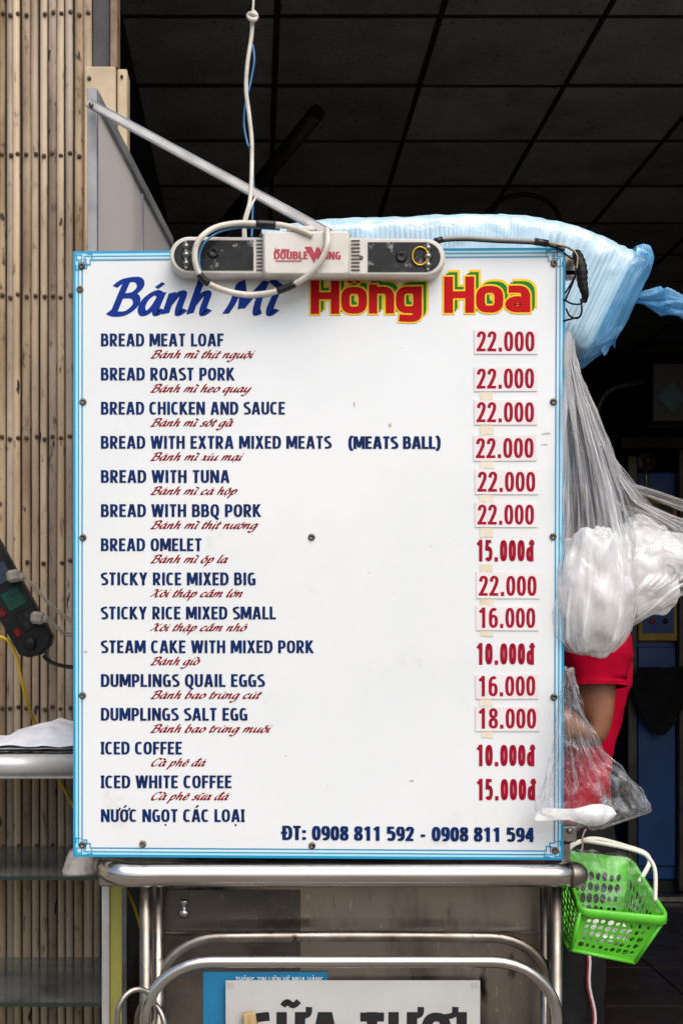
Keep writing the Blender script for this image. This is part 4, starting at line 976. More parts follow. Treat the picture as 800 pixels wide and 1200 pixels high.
# ------------------------------------------------------------------ nested foam boxes wrapped in a blue bag, lying behind the sign
m_foam = mat('white_foam', 'd9e6ee', .7, c2='c9dbe8', scale=20, bump=.2, bscale=300, sss=.0)
YF = 2.08
ctr = [(318, 331), (380, 321), (450, 318), (520, 315), (575, 314), (620, 317), (660, 326), (695, 341), (718, 352)]
path = cat([Vector((300 + (a - 300) / 1.05, 730 - (730 - b) / 1.05, 0)) for a, b in ctr], 12)
acc = 0; last = path[0]; spots = []
for i, p in enumerate(path[1:]):
    acc += (p - last).length; last = p
    if acc >= 3.3:
        acc = 0; spots.append((p, (path[min(i + 2, len(path) - 1)] - path[max(i - 1, 0)]).normalized()))
kf = YF / F
HB = 63
fb = M()
def fring(x, hy, hz, r):
    o_ = []
    for cy_, cz_, a0 in ((hy - r, hz - r, 0), (-hy + r, hz - r, 90), (-hy + r, -hz + r, 180), (hy - r, -hz + r, 270)):
        for a in (a0, a0 + 45, a0 + 90): o_.append(Vector((x, cy_ + r * math.cos(R(a)), cz_ + r * math.sin(R(a)))))
    return o_
hz_, hy_ = HB * kf, .095
fb.grid([fring(-.0023, hy_ - .0009, hz_ - .0009, .017), fring(-.0019, hy_, hz_, .018), fring(.0019, hy_, hz_, .018), fring(.0023, hy_ - .0009, hz_ - .0009, .017), fring(.0040, hy_ - .012, hz_ - .012, .014)], True, False, True)
foam0 = None
for i, (p, t) in enumerate(spots):
    # upright rims with a wave in the pile: the last ones lean
    loc = P(p.x, p.y, YF)
    if foam0 is None:
        foam0 = build('foam_box', fb, m_foam); c = foam0
    else:
        c = foam0.copy(); COL.objects.link(c)
    c.location = loc; c.rotation_euler = (0, math.atan2(t.y, t.x) + random.uniform(-.01, .01), 0)
    c.location.y += random.uniform(-.002, .002)
    tag(c, 'thin white foam takeaway box nested in the long row wrapped in pale blue plastic', 'foam box', 'foam boxes in the blue bag behind the sign')
m_bfilm = film('pale_blue_film', (.84, .95, 1.0), (.60, .84, .97), base=.52, streak=.4, ulen=6, vlen=10, gloss=.15, edge=.4, wr=.6)
m_bdeep = film('blue_film_folds', (.6, .88, 1.0), (.20, .60, .98), base=.34, streak=.45, ulen=9, vlen=6, gloss=.5, edge=.45, wr=1.2, ridge=18)
bb = empty('blue_plastic_bag', P(540, 400, YF), 'pale blue translucent plastic bag wrapped round the foam boxes, knotted at its right end', 'plastic bag')
rows = []
N_ = 120
for i in range(N_):
    t = i / (N_ - 1) * (len(path) - 1) ; ii = int(min(t, len(path) - 2)); p = path[ii].lerp(path[ii + 1], t - ii)
    tg = (path[min(ii + 2, len(path) - 1)] - path[max(ii - 1, 0)]).normalized(); nrm = Vector((-tg.y, tg.x, 0))
    r = []
    for j in range(64):
        a = 2 * math.pi * j / 64; ca, sa = math.cos(a), math.sin(a)
        yy = math.copysign(abs(ca) ** .32, ca) * (hy_ + .004); hh = math.copysign(abs(sa) ** .32, sa) * (HB + 3.2)
        w_ = crease((i * .09, ca * 1.5, sa * 1.5), 1, 4) * 3.6 + nz((i * .3, ca * 3, sa * 3), 1, 9) * 1.6
        q = P(p.x - nrm.x * -(hh + math.copysign(w_, sa)), p.y - nrm.y * (hh + math.copysign(w_ * .7, sa)) if False else p.y + nrm.y * (hh + math.copysign(w_, sa)) * 1, YF)
        q = P(p.x + nrm.x * (hh + math.copysign(w_ * .6, sa)), p.y + nrm.y * (hh + math.copysign(w_ * .6, sa)), YF)
        q.y = YF + yy * 1.02 + math.copysign(w_ * .0006, ca); r.append(q)
    rows.append(r)
build('wrap', M().grid(rows, True), m_bfilm, bb)
# the loose right end of the bag: from the end rim the film closes towards the knot
end = rows[-1]; knot = P(727, 353, YF); rows2 = []
for i in range(40):
    t = i / 39; r = []
    for j, e in enumerate(end):
        a = 2 * math.pi * j / 64
        s_ = (1 - t) ** 1.35 if t < 1 else 0
        bul = math.sin(math.pi * min(1, t * 1.1)) * .024
        c_ = Vector((knot.x, knot.y, knot.z))
        q = c_ + (e - c_) * (s_ * .96 + .04)
        q += Vector((bul * 1.25 + .003 * min(1, t * 4), 0, 0)) + (e - c_).normalized() * (crease((math.cos(a) * 2.2, math.sin(a) * 2.2, t * 1.2), 1, 6) * .042 * math.sin(math.pi * min(1, t + .12)) + .007 * min(1, t * 10) * (1 - t))
        r.append(q)
    rows2.append(r)
build('gathered_end', M().grid(rows2, True), m_bdeep, bb)
tail = cat([P(728, 351, YF), P(748, 349, YF - .01), P(770, 352, YF - .02), P(790, 357, YF - .03), P(815, 368, YF - .03), P(850, 385, YF - .03)], 12)
rows3 = []
for i, c_ in enumerate(tail):
    t = i / (len(tail) - 1); r = []; wd_ = .007 + .011 * min(1, t * 2.2) - .005 * abs(math.sin(t * 7))
    for j in range(40):
        a = 2 * math.pi * j / 40 + t * 3.5
        k_ = wd_ * (1 + .38 * math.sin(5 * a) + .2 * math.sin(11 * a + 1))
        r.append(c_ + Vector((0, math.cos(a - t * 3.5) * k_, math.sin(a - t * 3.5) * k_)))
    rows3.append(r)
build('twisted_tail', M().grid(rows3, True), m_bdeep, bb)
ft = []
for i in range(12):
    t = i / 11; ft.append([P(690 + 10 * t + u * 34 - 14 * t * u, 374 + (34 + 5 * math.sin(u * 5)) * t + u * 4 - 26 * u * (1 - t) + 3 * math.sin(u * 9 + t * 4), YF - .07 + .016 * math.sin(u * 7 + t * 3)) for u in [j / 9 for j in range(10)]])
build('loose_flap', M().grid(ft), m_bdeep, bb)

# ------------------------------------------------------------------ clear bags stuffed with white bags, hanging at the right edge
m_clear = film('clear_film', (.97, .97, .97), (.96, .96, .97), base=.03, streak=.85, ulen=15, vlen=1.2, lo=.5, hi=.7, gloss=.3, edge=.28, wr=.35, det=3, ridge=9)
m_clear2 = film('milky_film', (.98, .98, .98), (.94, .93, .92), base=.06, streak=.5, ulen=12, vlen=3, lo=.45, hi=.75, gloss=.5, edge=.35, wr=.6, det=3, ridge=10)
m_wbag = mat('white_bag_plastic', 'f2f0ee', .38, c2='e6e3e0', scale=14, bump=.7, bscale=14, stretch=(1, 1, .35), spec=.45)
m_wbag2 = mat('bright_bag_plastic', 'fafafa', .4, c2='f2f2f2', scale=14, bump=.6, bscale=14, stretch=(.5, 1, 1), spec=.4)
def bagloft(tab, Yc, amp, sd, ncol=110, nrow=90, pleats=(17, 29), dep=.5, wob=.004, fade=None):
    """film bag from a table (y, xleft, xright, half depth in m)"""
    y0, y1 = tab[0][0], tab[-1][0]; rows = []
    for i in range(nrow):
        y = y0 + (y1 - y0) * i / (nrow - 1); xl, xr, dp = lerp(tab, y); r = []
        wpx = (xr - xl) / 2; cx_ = (xl + xr) / 2
        am = amp if not fade else amp * (1 - .6 * max(0, min(1, (y - fade[0]) / (fade[1] - fade[0]))))
        wo = wob * (1 + 1.6 * (1 - am / amp))
        for j in range(ncol):
            a = 2 * math.pi * j / ncol; ca, sa = math.cos(a), math.sin(a)
            pl_ = 1 + am * (math.sin(pleats[0] * a + nz((0, y * .01, sd)) * 3) * .5 + math.sin(pleats[1] * a + sd + nz((3, y * .012, sd)) * 4) * .5)
            q = P(cx_ + wpx * ca * (1 - (1 - pl_) * .3), y, Yc)
            cr = (crease((ca * 1.2 + cx_ * .004, sa * 1.2, y * .016), 1.3, sd) - .4) * wo
            q.y = Yc + sa * dp * pl_ - cr; q.x += ca * cr; q.z += nz((a, y * .03, sd), 1, 2) * wob * .5
            r.append(q)
        rows.append(r)
    return rows
def blob(cx_, cy_, rx, ry, Yc, ry3, amp, sd, n=70, k=110, low=2.2, up=2.0):
    rows = []
    for i in range(n):
        ph = math.pi * i / (n - 1); r = []
        for j in range(k):
            a = 2 * math.pi * j / k; d = Vector((math.sin(ph) * math.cos(a), math.sin(ph) * math.sin(a), math.cos(ph)))
            dd = Vector((d.x, d.y, d.z * .55)) + Vector((nz(d, 1.4, sd), nz(d, 1.4, sd + 3), 0)) * .35; c1 = crease(dd, 1.15, sd); c2 = crease(dd, 2.6, sd + 5)
            s_ = 1 + amp * (c1 - .45) + amp * .2 * (c2 - .45) + nz(d, 2.2, sd) * amp * .5
            px_ = cx_ + rx * math.copysign(abs(d.x) ** .9, d.x) * s_; pz = cy_ - ry * d.z * s_
            q = P(px_, pz, Yc); q.y = Yc + d.y * ry3 * s_; r.append(q)
        rows.append(r)
    return rows
bag1 = empty('stuffed_plastic_bag', P(690, 760, 1.84), 'big clear plastic bag full of white bags, hanging against the right edge of the sign', 'plastic bag')
tabA = [(392, 664, 668, .006), (430, 661, 673, .012), (480, 660, 690, .022), (540, 659, 712, .034), (600, 656, 732, .045), (640, 654, 740, .052), (690, 648, 741, .056), (725, 645, 739, .054), (750, 649, 730, .045), (764, 664, 716, .025), (768, 680, 700, .006)]
ra = bagloft(tabA, 1.865, .22, 2, fade=(560, 650))
build('film', M().grid(ra, True), m_clear, bag1)
m_inner = film('milky_inner_film', (.97, .97, .97), (.97, .96, .95), base=.6, streak=.38, ulen=9, vlen=5, lo=.42, hi=.68, gloss=.4, edge=.5, wr=.8, det=2.5, ridge=11)
m_inner2 = film('bright_inner_film', (.99, .99, .99), (.98, .98, .98), base=.68, streak=.32, ulen=7, vlen=7, lo=.42, hi=.68, gloss=.4, edge=.5, wr=.8, det=2.5, ridge=11)
cb = empty('crumpled_white_bag', P(694, 694, 1.865), 'crumpled off-white bags filling the big clear bag against the sign edge', 'plastic bag')
for q_, (cx_, cy_, rx, ry, rd, sd) in enumerate(((694, 692, 44, 72, .046, 3), (682, 702, 30, 58, .036, 31), (706, 680, 30, 56, .036, 47), (690, 716, 34, 42, .03, 63))):
    build('bag_layer', M().grid(blob(cx_, cy_, rx, ry, 1.865, rd, .26, sd), True, True, True), m_inner if q_ < 3 else m_wbag, cb)
bag2 = empty('stretched_plastic_bag', P(760, 640, 1.9), 'clear plastic bag of white bags with its side stretched out to the right', 'plastic bag')
tabB = [(398, 665, 669, .006), (440, 668, 678, .012), (500, 684, 704, .02), (560, 698, 728, .03), (590, 702, 752, .036), (606, 704, 790, .04), (622, 704, 838, .04), (650, 704, 846, .042), (676, 703, 842, .042), (692, 702, 800, .05), (712, 702, 772, .045), (728, 703, 748, .03), (740, 706, 726, .008)]
rb = bagloft(tabB, 1.94, .25, 7, wob=.007, fade=(600, 660))
build('film', M().grid(rb, True), m_clear, bag2)
cb = empty('crumpled_white_bag', P(744, 666, 1.94), 'bright white crumpled plastic bags bunched in the stretched bag at the far right', 'plastic bag')
for q_, (cx_, cy_, rx, ry, rd, sd) in enumerate(((746, 668, 50, 56, .040, 11), (772, 652, 44, 30, .034, 71), (730, 684, 30, 44, .034, 91), (752, 664, 40, 34, .026, 17))):
    build('bag_layer', M().grid(blob(cx_, cy_, rx, ry, 1.94, rd, .32, sd), True, True, True), m_inner2 if q_ < 3 else m_wbag2, cb)
# handles gathered at the hook and the milky collar over the content
hd = M()
for s_, (xa_, xb_) in enumerate(((662, 656), (667, 672))):
    hd.tube(cat([P(664 + s_ * 2, 388, 1.852), P(663 + s_ * 3, 440, 1.845), P((xa_ + xb_) / 2 + s_ * 6, 520, 1.835), P(xb_ + s_ * 16, 610, 1.825)], 8), [(.0035 + .003 * abs(math.sin(i * .4))) * (1 - (i / 24) ** 2) + .0002 for i in range(25)], 8, True, .5)
build('handle', hd, m_clear2, bag1)
for x0, y0, x1, y1, yy, wdt in ((722, 566, 846, 612, 1.93, 9), (718, 590, 846, 655, 1.925, 10), (690, 470, 742, 610, 1.925, 6), (700, 520, 770, 606, 1.935, 5)):
    ft = []
    for i in range(26):
        t = i / 25
        ft.append([P(x0 + (x1 - x0) * t, y0 + (y1 - y0) * t ** 1.15 + (u - .5) * wdt * (1 + t), yy + .008 * math.sin(u * 11 + t * 5) + .004 * math.sin(t * 17)) for u in [j / 11 for j in range(12)]])
    build('stretched_fold', M().grid(ft), m_clear2, bag2)

# clear bag with spoons
m_crisp = film('crisp_clear_film', (.97, .97, .98), (.84, .86, .88), base=.0, streak=.14, ulen=7, vlen=3, lo=.52, hi=.8, gloss=.9, edge=.2, wr=1.4, fine=30)
bag3 = empty('clear_spoon_bag', P(690, 965, 1.82), 'crisp clear plastic bag holding white spoons, hanging over the lower right corner of the sign', 'plastic bag')
tabC = [(782, 663, 668, .004), (800, 660, 671, .008), (840, 655, 682, .014), (880, 648, 706, .02), (915, 640, 738, .026), (940, 630, 757, .028), (950, 628, 761, .026), (962, 655, 730, .02), (972, 678, 700, .004)]
build('film', M().grid(bagloft(tabC, 1.815, .2, 13, pleats=(7, 16), wob=.014), True), m_crisp, bag3)
m_spoon = mat('white_spoon_plastic', 'ecebe8', .3, sss=.2)
for i in range(8):
    rows = []
    for j in range(28):
        t = j / 27
        wdt = lerp([(0, .0008), (.03, .0032), (.3, .0030), (.45, .0036), (.56, .0075), (.68, .0118), (.8, .0132), (.9, .0112), (.96, .007), (1, .0006)], t)[0]
        cup = lerp([(0, 0), (.48, 0), (.78, 1), (1, .1)], t)[0]
        cxp = 626 + 90 * t + i * .8; cyp = 959.5 - 3.5 * t - i * (1.5 - 1.1 * t) + (0 if t < .5 else .5)
        base = P(cxp, cyp, 1.80 + i * .0022)
        rows.append([base + Vector((0, .009 * cup * (u * u - 1), wdt * u)) for u in (-1, -.8, -.5, -.2, .2, .5, .8, 1)])
    mm = M().grid(rows); mm.grid([[p + Vector((0, .0012, 0)) for p in r][::-1] for r in rows])
    solo('plastic_spoon', mm, m_spoon, 'white plastic spoon stacked with others in the bottom of the crisp clear bag', 'spoon', 'spoons in the clear bag')

# ------------------------------------------------------------------ green basket
m_green = mat('green_plastic', '5cc42c', .32, c2='48ab1e', scale=14, rvar=.1, spot='6f9c55', sscale=40, slo=.66, shi=.72, sss=.15, spec=.6)
m_hnd = mat('cream_plastic', 'd8d9cc', .4)
bk = empty('green_basket', P(700, 1120, 1.85), 'bright green perforated plastic basket with white handles hanging tilted from the cart corner', 'basket')
rimq = [P(681, 1064, 1.865), P(780, 1074, 1.875), P(738, 1006, 1.99), P(657, 997, 1.97)]
botq = [P(668, 1113, 1.885), P(743, 1128, 1.895), P(724, 1096, 1.96), P(656, 1094, 1.95)]
def quad_holes(m, a, b, c, d, nu, nv, thick, rad=.36, seg=14, varr=.2, sd=0):
    """sheet a-b-c-d (a,b top; d,c bottom) with round holes, given thickness"""
    n_ = (b - a).cross(d - a).normalized() * thick
    rng = random.Random(sd)
    bil = lambda u, v: (a * (1 - u) + b * u) * (1 - v) + (d * (1 - u) + c * u) * v
    for i in range(nu):
        for j in range(nv):
            rr2 = min(.455, rad * rng.uniform(1 - varr, 1 + varr * .6)); jt = max(0, .47 - rr2) * .8; ox, oy = rng.uniform(-jt, jt), rng.uniform(-jt, jt)
            sq, ci = [], []
            for k_ in range(16):
                an = 2 * math.pi * k_ / 16; ca, sa = math.cos(an), math.sin(an); mx = max(abs(ca), abs(sa))
                sq.append(bil((i + .5 + .5 * ca / mx) / nu, (j + .5 + .5 * sa / mx) / nv)); ci.append(bil((i + .5 + ox + rr2 * ca) / nu, (j + .5 + oy + rr2 * sa) / nv))
            vs = sq + ci + [p + n_ for p in sq] + [p + n_ for p in ci]; fs = []
            for k_ in range(16):
                l_ = (k_ + 1) % 16
                fs += [(k_, l_, 16 + l_, 16 + k_), (32 + l_, 32 + k_, 48 + k_, 48 + l_), (16 + k_, 16 + l_, 48 + l_, 48 + k_)]
            m.add(vs, fs)
def side(i0, i1, nu, nv, sd, rad=.36, vr=.2):
    a, b, c, d = rimq[i0], rimq[i1], botq[i1], botq[i0]
    m_ = M(); f1, f2 = .20, .9
    A1, B1, A2, B2 = a.lerp(d, f1), b.lerp(c, f1), a.lerp(d, f2), b.lerp(c, f2)
    e = .08
    quad_holes(m_, A1.lerp(B1, e), A1.lerp(B1, 1 - e), A2.lerp(B2, 1 - e), A2.lerp(B2, e), nu, nv, .0016, rad, varr=vr, sd=sd)
    n_ = (b - a).cross(d - a).normalized() * .0016
    for q_ in ((a, b, B1, A1), (A2, B2, c, d), (A1, A1.lerp(B1, e), A2.lerp(B2, e), A2), (A1.lerp(B1, 1 - e), B1, B2, A2.lerp(B2, 1 - e))): m_.prism(list(q_), n_)
    return build('side_wall', m_, m_green, bk)
side(0, 1, 9, 5, 1, .41, .34); side(1, 2, 8, 5, 2, .40, .3); side(2, 3, 8, 5, 3, .41, .3); side(3, 0, 5, 7, 4, .41, .3)
mb_ = M(); quad_holes(mb_, botq[3], botq[2], botq[1], botq[0], 6, 6, .0016, sd=5); build('bottom', mb_, m_green, bk)
rp = []
for i in range(4):
    a, b, c = rimq[i - 1], rimq[i], rimq[(i + 1) % 4]
    p0, p1 = b.lerp(a, .12), b.lerp(c, .12)
    for t in (0, .25, .5, .75, 1): rp.append((p0 * (1 - t) ** 2 + b * 2 * t * (1 - t) + p1 * t * t))
rp.append(rp[0])
rows = []
for i, p in enumerate(rp):
    cen = (rimq[0] + rimq[1] + rimq[2] + rimq[3]) / 4; o_ = (p - cen); o_.z = 0; o_.normalize()
    rows.append([p + o_ * .0035 + Vector((0, 0, .001)), p + o_ * .006 + Vector((0, 0, -.001)), p + o_ * .006 + Vector((0, 0, -.013)), p + o_ * .003 + Vector((0, 0, -.013)), p + o_ * .002 + Vector((0, 0, -.003)), p - o_ * .002 + Vector((0, 0, -.001))])
build('rim', M().grid(rows, True, True), m_green, bk)
eb = M()
for i in range(4): eb.tube([rimq[i].lerp(botq[i], .1), botq[i]], .0032, 8)
for i in range(4): eb.tube([botq[i], botq[(i + 1) % 4]], .003, 8)
build('corner_ribs', eb, m_green, bk)
build('handle', M().tube(cat([P(681, 986, 1.93), P(690, 986, 1.92), P(720, 991, 1.91), P(748, 998, 1.90), P(760, 1006, 1.895), P(767, 1022, 1.89), P(767, 1056, 1.88)], 8), .0046, 10, True, .7), m_hnd, bk)
build('handle', M().tube(cat([P(664, 1012, 1.89), P(664, 1000, 1.89), P(668, 992, 1.90), P(680, 986, 1.93), P(700, 983, 1.95), P(735, 992, 1.98), P(756, 1000, 1.98), P(760, 1012, 1.97), P(748, 1034, 1.95)], 8), .0040, 10, True, .7), m_hnd, bk)
solo('hanging_hook', M().tube(cat([P(686, 972, 1.87), P(684, 975, 1.865), P(682, 982, 1.86), P(682, 992, 1.86), P(680, 998, 1.86)], 6), .0013, 6), mat('pinkish_wire', 'b89a90', .4), 'thin hook holding the green basket under the spoon bag', 'hook')
solo('corner_clip', M().box(P(664, 977, 1.872), (.026, .012, .022), None, .001).lathe(P(667, 974, 1.864), (0, -1, 0), [(.004, 0), (.004, .002), (0, .002)], 10).box(P(661, 1000, 1.876), (.014, .014, .03), None, .001), m_ssd, 'steel clip plate behind the lower right corner of the sign', 'clip')
# film lying over the basket rim
ft = []
for i in range(40):
    v = i / 39; r = []
    for j in range(40):
        u = j / 39; p = (rimq[3] * (1 - u) + rimq[2] * u) * (1 - v) + (rimq[0] * (1 - u) + rimq[1] * u) * v
        sag = -.022 * math.sin(math.pi * u) * math.sin(math.pi * v) + .006
        if v > .93 or u > .95 or u < .05: sag -= .002
        r.append(p + Vector((0, -.006 * (v > .9), sag + (crease((u * 2, v * 2, 0), 1.6, 8) - .4) * .016)))
    ft.append(r)
solo('clear_wrap', M().grid(ft), film('basket_film', (.98, .99, .98), (.85, .9, .85), base=.0, streak=.06, ulen=5, vlen=5, gloss=.4, edge=.04, wr=.9, fine=26), 'clear crinkled plastic film lying over the mouth of the green basket', 'plastic wrap')
solo('crumpled_white_bag', M().grid(blob(702, 1090, 34, 19, 1.915, .030, .3, 21, 36, 54), True, True, True), m_wbag, 'crumpled white plastic seen through the holes of the green basket', 'plastic bag')

# ------------------------------------------------------------------ the person behind the sign
m_skin = mat('skin', '96654a', .5, c2='7e5039', scale=16, spot='6d4230', sscale=70, slo=.64, shi=.7, bump=.3, bscale=200, sss=.15)
m_shirt = mat('red_cotton', 'b0002a', .85, spec=.1, c2='92001f', scale=12, bump=.6, bscale=120)
m_pants = mat('black_cloth', '0c0c0e', .8, spec=.25, c2='121214', scale=10, bump=.7, bscale=60)
m_stripe = mat('white_stripe', 'c9c0c0', .7); m_stripe2 = mat('red_stripe', '8a1424', .7)
m_hair = mat('black_hair', '0c0a09', .45, bump=.6, bscale=140, stretch=(1, 1, .1))
YP = 2.66
per = empty('person', (.63, YP, 0), 'person in red short sleeved shirt and black trousers standing behind the sign', 'person')
def wp(f, s_, z): return Vector((.622 - f, YP + s_, z))     # f forward (towards -x), s_ positive away from camera
J = {}; E_ = []; RAD = {}
def jn(n, p, r, par=None):
    J[n] = (len(J), p); RAD[n] = r
    if par: E_.append((J[par][0], J[n][0]))
jn('pelvis', wp(0, 0, .88), .115); jn('waist', wp(.0, 0, 1.02), .10, 'pelvis'); jn('chest', wp(.0, 0, 1.22), .115, 'waist'); jn('upper', wp(.0, 0, 1.36), .09, 'chest')
jn('neck', wp(.05, 0, 1.43), .048, 'upper'); jn('head0', wp(.10, 0, 1.50), .062, 'neck'); jn('head1', wp(.125, 0, 1.57), .082, 'head0'); jn('head2', wp(.115, 0, 1.63), .068, 'head1')
jn('chin', wp(.175, 0, 1.505), .035, 'head0')
for sgn, nm in ((-1, 'l'), (1, 'r')):
    jn(nm + 'sh', wp(-.03 if sgn < 0 else .02, sgn * .16, 1.375), .058, 'upper')
    jn(nm + 'up', wp(-.035, sgn * .205, 1.25), .045, nm + 'sh')
    jn(nm + 'el', wp(-.035, sgn * .215, 1.125), .036, nm + 'up')
    jn(nm + 'fa', wp(.05, sgn * .20, 1.165), .036, nm + 'el')
    jn(nm + 'wr', wp(.16, sgn * .17, 1.20), .025, nm + 'fa')
    jn(nm + 'pa', wp(.225, sgn * .155, 1.215), .028, nm + 'wr')
    for k_, (dz, dy, l_) in enumerate(((.022, 0, .075), (.008, .004, .085), (-.006, .004, .08), (-.02, 0, .062))):
        jn(f'{nm}f{k_}a', wp(.225 + l_ * .5, sgn * (.150 - dy), 1.215 + dz - .004), .0095, nm + 'pa')
        jn(f'{nm}f{k_}b', wp(.225 + l_ * .9, sgn * (.145 - dy), 1.215 + dz - .022), .008, f'{nm}f{k_}a')
    jn(nm + 't1', wp(.225, sgn * .135, 1.245), .011, nm + 'pa'); jn(nm + 't2', wp(.255, sgn * .125, 1.262), .009, nm + 't1')
    jn(nm + 'hip', wp(.0, sgn * .095, .84), .09, 'pelvis'); jn(nm + 'kn', wp(.02 + sgn * .015, sgn * .10, .47), .056, nm + 'hip')
    jn(nm + 'ca', wp(.01 + sgn * .02, sgn * .10, .34), .052, nm + 'kn'); jn(nm + 'an', wp(-.02 + sgn * .02, sgn * .10, .08), .034, nm + 'ca'); jn(nm + 'to', wp(.12 + sgn * .02, sgn * .11, .03), .028, nm + 'an')
me = bpy.data.meshes.new('body'); me.from_pydata([tuple(J[n][1] - per.location) for n in J], E_, [])
body = bpy.data.objects.new('body', me); COL.objects.link(body); body.parent = per; me.materials.append(m_skin)
mod = body.modifiers.new('skin', 'SKIN'); mod.use_smooth_shade = True
for i, n in enumerate(J):
    sv = me.skin_vertices[0].data[i]; sv.radius = (RAD[n], RAD[n]); sv.use_root = (n == 'pelvis')
body.modifiers.new('sub', 'SUBSURF').levels = 2; body.modifiers['sub'].render_levels = 2
def tubecloth(sections, n=48, folds=.004, sd=0, thick=.004):
    """cloth tube from (centre, half width along x, half width along y)"""
    rows = []
    for i in range(len(sections) * 6 - 5):
        t = i / 6; k_ = int(min(t, len(sections) - 2)); f = t - k_; f = f * f * (3 - 2 * f)
        (c0_, a0, b0_), (c1_, a1, b1_) = sections[k_], sections[k_ + 1]; c_ = c0_.lerp(c1_, f); a_2 = a0 + (a1 - a0) * f; b_2 = b0_ + (b1_ - b0_) * f
        ax_ = (sections[min(k_ + 1, len(sections) - 1)][0] - sections[k_][0]).normalized()
        ux = Vector((1, 0, 0)); ux = (ux - ax_ * ux.dot(ax_)).normalized(); uy = ax_.cross(ux)
        r = []
        for j in range(n):
            a = 2 * math.pi * j / n
            w_ = (crease((math.cos(a), math.sin(a), c_.z * 9), 1.2, sd) - .4) * folds * 2 + nz((math.cos(a) * 2, math.sin(a) * 2, c_.z * 16), 1, sd) * folds
            r.append(c_ + ux * math.cos(a) * (a_2 + w_) + uy * math.sin(a) * (b_2 + w_))
        rows.append(r)
    m_ = M().grid(rows, True)
    m_.grid([[p.lerp(rows[q_][(j + n // 2) % n], .03) for j, p in enumerate(rows[q_])] for q_ in (len(rows) - 1, len(rows) - 3)], True)
    return m_
sh = build('shirt', tubecloth([(wp(.05, 0, 1.44), .052, .06), (wp(.01, 0, 1.405), .10, .14), (wp(-.01, 0, 1.34), .135, .17), (wp(-.02, 0, 1.24), .135, .165), (wp(.0, 0, 1.08), .116, .15), (wp(.005, 0, 1.0), .112, .155), (wp(.005, 0, .955), .112, .16)], 64, .009, 3), m_shirt, per)
for sgn in (-1, 1):
    sl_ = build('sleeve', tubecloth([(wp(-.015, sgn * .12, 1.40), .06, .06), (wp(-.03, sgn * .175, 1.36), .070, .064), (wp(-.04, sgn * .205, 1.29), .068, .06), (wp(-.036, sgn * .212, 1.238), .056, .054), (wp(-.036, sgn * .214, 1.226), .057, .055)], 40, .004, 5), m_shirt, sh)
    build('hem_seam', tubecloth([(wp(-.036, sgn * .213, 1.240), .0575, .0555), (wp(-.036, sgn * .213, 1.237), .0575, .0555)], 40, .001, 5), m_shirt, sh)
pt = build('trousers', tubecloth([(wp(0, 0, 1.02), .105, .14), (wp(0, 0, .88), .13, .17), (wp(0, 0, .80), .125, .17)], 56, .004, 8), m_pants, per)
for sgn in (-1, 1):
    secs = [(wp(.0, sgn * .08, .86), .105, .09), (wp(.0, sgn * .092, .72), .085, .085), (wp(.005, sgn * .10, .55), .078, .075), (wp(.0, sgn * .10, .40), .07, .07), (wp(-.01, sgn * .10, .2), .06, .06), (wp(-.02, sgn * .10, .09), .055, .055)]
    build('trouser_leg', tubecloth(secs, 44, .010, 12 + sgn), m_pants, pt)
st_ = []
for mt, off, wdt in ((m_stripe, 0, .0022), (m_stripe2, .0036, .0018)):
    rows = []
    for i in range(40):
        z = .78 - i * .016; yy = lerp([(.09, .158), (.2, .163), (.4, .173), (.55, .178), (.72, .182), (.86, .178)], z)[0]
        xx = -.010 + .003 * math.sin(i * .9) - .0016 * i
        rows.append([wp(xx - .01 + off + u * wdt, -yy - .0035 - .001 * (off == 0), z) for u in (-1, 0, 1)])
    build('side_stripe', M().grid(rows), mt, pt)
rows = blob(0, 0, 1, 1, 1, 1, 0, 0, 16, 24)
hr = M(); rows = []
for i in range(18):
    ph = math.pi * .62 * i / 17; r = []
    for j in range(32):
        a = 2 * math.pi * j / 32; d = Vector((math.sin(ph) * math.cos(a), math.sin(ph) * math.sin(a), math.cos(ph)))
        c_ = wp(.105, 0, 1.60); ext = 1.0 if d.x > -.3 else .86
        r.append(c_ + Vector((d.x * .105 * ext, d.y * .092, d.z * .105)))
    rows.append(r)
build('hair', hr.grid(rows, True, True, True), m_hair, per)
for sgn in (-1, 1):
    build('ear', M().lathe(wp(.105, sgn * .083, 1.565), (0, sgn, 0), [(.016, -.004), (.018, .004), (.01, .008), (0, .009)], 12), m_skin, per)
    build('eye', M().lathe(wp(.196, sgn * .03, 1.585), (-1, 0, 0), [(.010, -.008), (.010, 0), (.005, .003), (0, .004)], 12), m_wink, per)
    build('shoe', M().grid([[wp(-.08 + t * .25 + sgn * .02, sgn * .105 + math.cos(a) * .042 * math.sin(math.pi * min(.95, .2 + t * .75)), .035 + math.sin(a) * .034 * (1.1 - .4 * t)) for a in [2 * math.pi * q_ / 16 for q_ in range(16)]] for t in [q2 / 8 for q2 in range(9)]], True, True, True), m_rubber, per)
build('nose', M().lathe(wp(.205, 0, 1.56), (-1, 0, -.3), [(.014, -.012), (.012, .006), (.005, .016), (0, .018)], 10), m_skin, per)
build('mouth', M().box(wp(.196, 0, 1.528), (.012, .04, .007), None, .003), mat('lips', '8a4a42', .5), per)

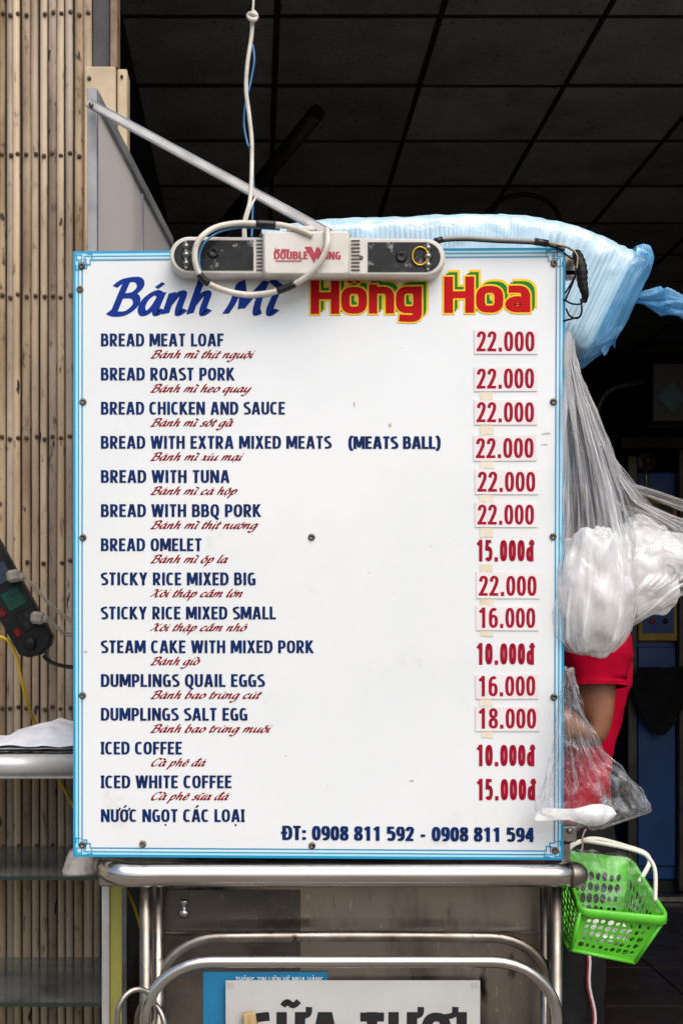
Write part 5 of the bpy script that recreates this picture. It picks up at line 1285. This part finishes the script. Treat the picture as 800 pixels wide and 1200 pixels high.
# ------------------------------------------------------------------ machines in the dark of the shop
m_mblue = mat('machine_blue', '054684', .45, c2='043a6e', scale=3, rvar=.1); m_mdark = mat('machine_black', '161616', .5, c2='232120', scale=6)
m_mgrey = mat('machine_post_grey', '4a4641', .45, .4, c2='322f2c', scale=8); m_myel = mat('panel_yellow', 'a88412', .5, c2='8c6c0e', scale=10)
YM = 6.3; km = YM / F
mc = empty('blue_machine', (P(800, 0, YM).x, YM, 0), 'tall dark blue machine with a yellow control panel in the dark shop', 'machine')
px = lambda a: P(a, 0, YM).x
pz_ = lambda b: P(0, b, YM).z
build('cabinet', M().span((px(738), YM + .02, .06), (px(890), YM + .7, pz_(552)), .01), m_mblue, mc)
build('plinth', M().span((px(738), YM + .03, 0), (px(890), YM + .66, .058)), m_mdark, mc)
build('post', M().span((px(733), YM - .03, .02), (px(744), YM + .018, pz_(535)), .004), m_mgrey, mc)
build('post', M().span((px(791), YM - .05, .02), (px(802), YM + .018, pz_(528)), .004), m_mgrey, mc)
build('head_beam', M().span((px(726), YM - .02, pz_(526)), (px(890), YM + .6, pz_(512)), .004), m_mdark, mc)
cp = build('control_panel', M().span((px(745), YM - .035, pz_(751)), (px(790.5), YM + .018, pz_(584)), .005), m_myel, mc)
build('display', M().span((px(757), YM - .04, pz_(612)), (px(785), YM - .0355, pz_(592)), .002), m_mdark, cp)
build('blue_plate', M().span((px(750), YM - .0395, pz_(742)), (px(786), YM - .0355, pz_(690)), .001), m_mblue, cp)
for a, b, mt in ((761, 706, mat('button_blue', '1f4a7c', .3)), (777, 706, mat('button_green', '1f7a3c', .3)), (763, 728, mat('button_red', '9a2018', .3)), (779, 728, m_mdark), (784, 622, m_red), (784, 634, m_red)):
    build('button', M().lathe(P(a, b, YM - .0395), (0, -1, 0), [(.014, 0), (.014, .006), (.01, .012), (0, .013)], 14), mt, cp)
build('dial', M().lathe(P(756, 541, YM - .02), (0, -1, 0), [(.05, 0), (.05, .012), (.04, .02), (.02, .02), (.018, .04), (0, .042)], 24), m_mgrey, mc)
build('lever', M().tube([P(756, 541, YM - .07), P(757, 578, YM - .07)], .008, 10), m_ssd, mc)
build('side_door', M().span((px(746), YM - .012, .14), (px(790), YM + .0195, pz_(758)), .004), m_mblue, mc)
ub = empty('control_box', P(800, 495, 5.6), 'dark metal box with a faint teal diamond mark hanging above the blue machine', 'box')
build('case', M().span(P(764, 494, 5.6), P(860, 436, 5.8), .004), m_mdark, ub)
build('diamond', M().prism([P(769, 465, 5.598), P(786, 484, 5.598), P(803, 465, 5.598), P(786, 446, 5.598)], (0, -.003, 0)), mat('teal_mark', '0e4a4c', .5), ub)
solo('bent_pipe', M().tube(cat([P(699, 500, 5.7), P(701, 478, 5.7), P(708, 463, 5.7), P(722, 454, 5.7), P(745, 449, 5.72), P(770, 440, 5.74), P(800, 430, 5.76)], 8), .014, 12), m_mgrey, 'thin grey pipe bending right towards the dark metal box', 'pipe')
rows = []
for i in range(40):
    t = i / 39; r = []
    for j in range(30):
        u = j / 29
        X = 746 + 62 * u - 8 * math.sin(t * 3) * (1 - u); yb2 = 778 + t * (18 + 62 * math.sin(math.pi * min(1, .25 + u * .6)) ** 2) + 6 * crease((u * 2, t, 0), 2, 3)
        r.append(P(X + 4 * crease((u * 3, t * 2, 1), 1, 5), yb2, 6.18 + .03 * crease((u * 4, t * 2, 0), 1, 2)))
    rows.append(r)
solo('black_cloth', M().grid(rows), m_pants, 'bunched black cloth hanging over the front of the blue machine', 'cloth')
solo('skirting', M().span((-.485, 10.3, 0), (4.4, 10.38, .12)), m_mgrey, 'grey skirting along the foot of the shop back wall', 'skirting')
solo('floor_rail', M().span((P(745, 0, 6.1).x, 6.1, 0), (P(900, 0, 6.1).x, 6.16, .03), .004), m_ssd, 'low metal rail on the floor in front of the blue machine', 'rail')
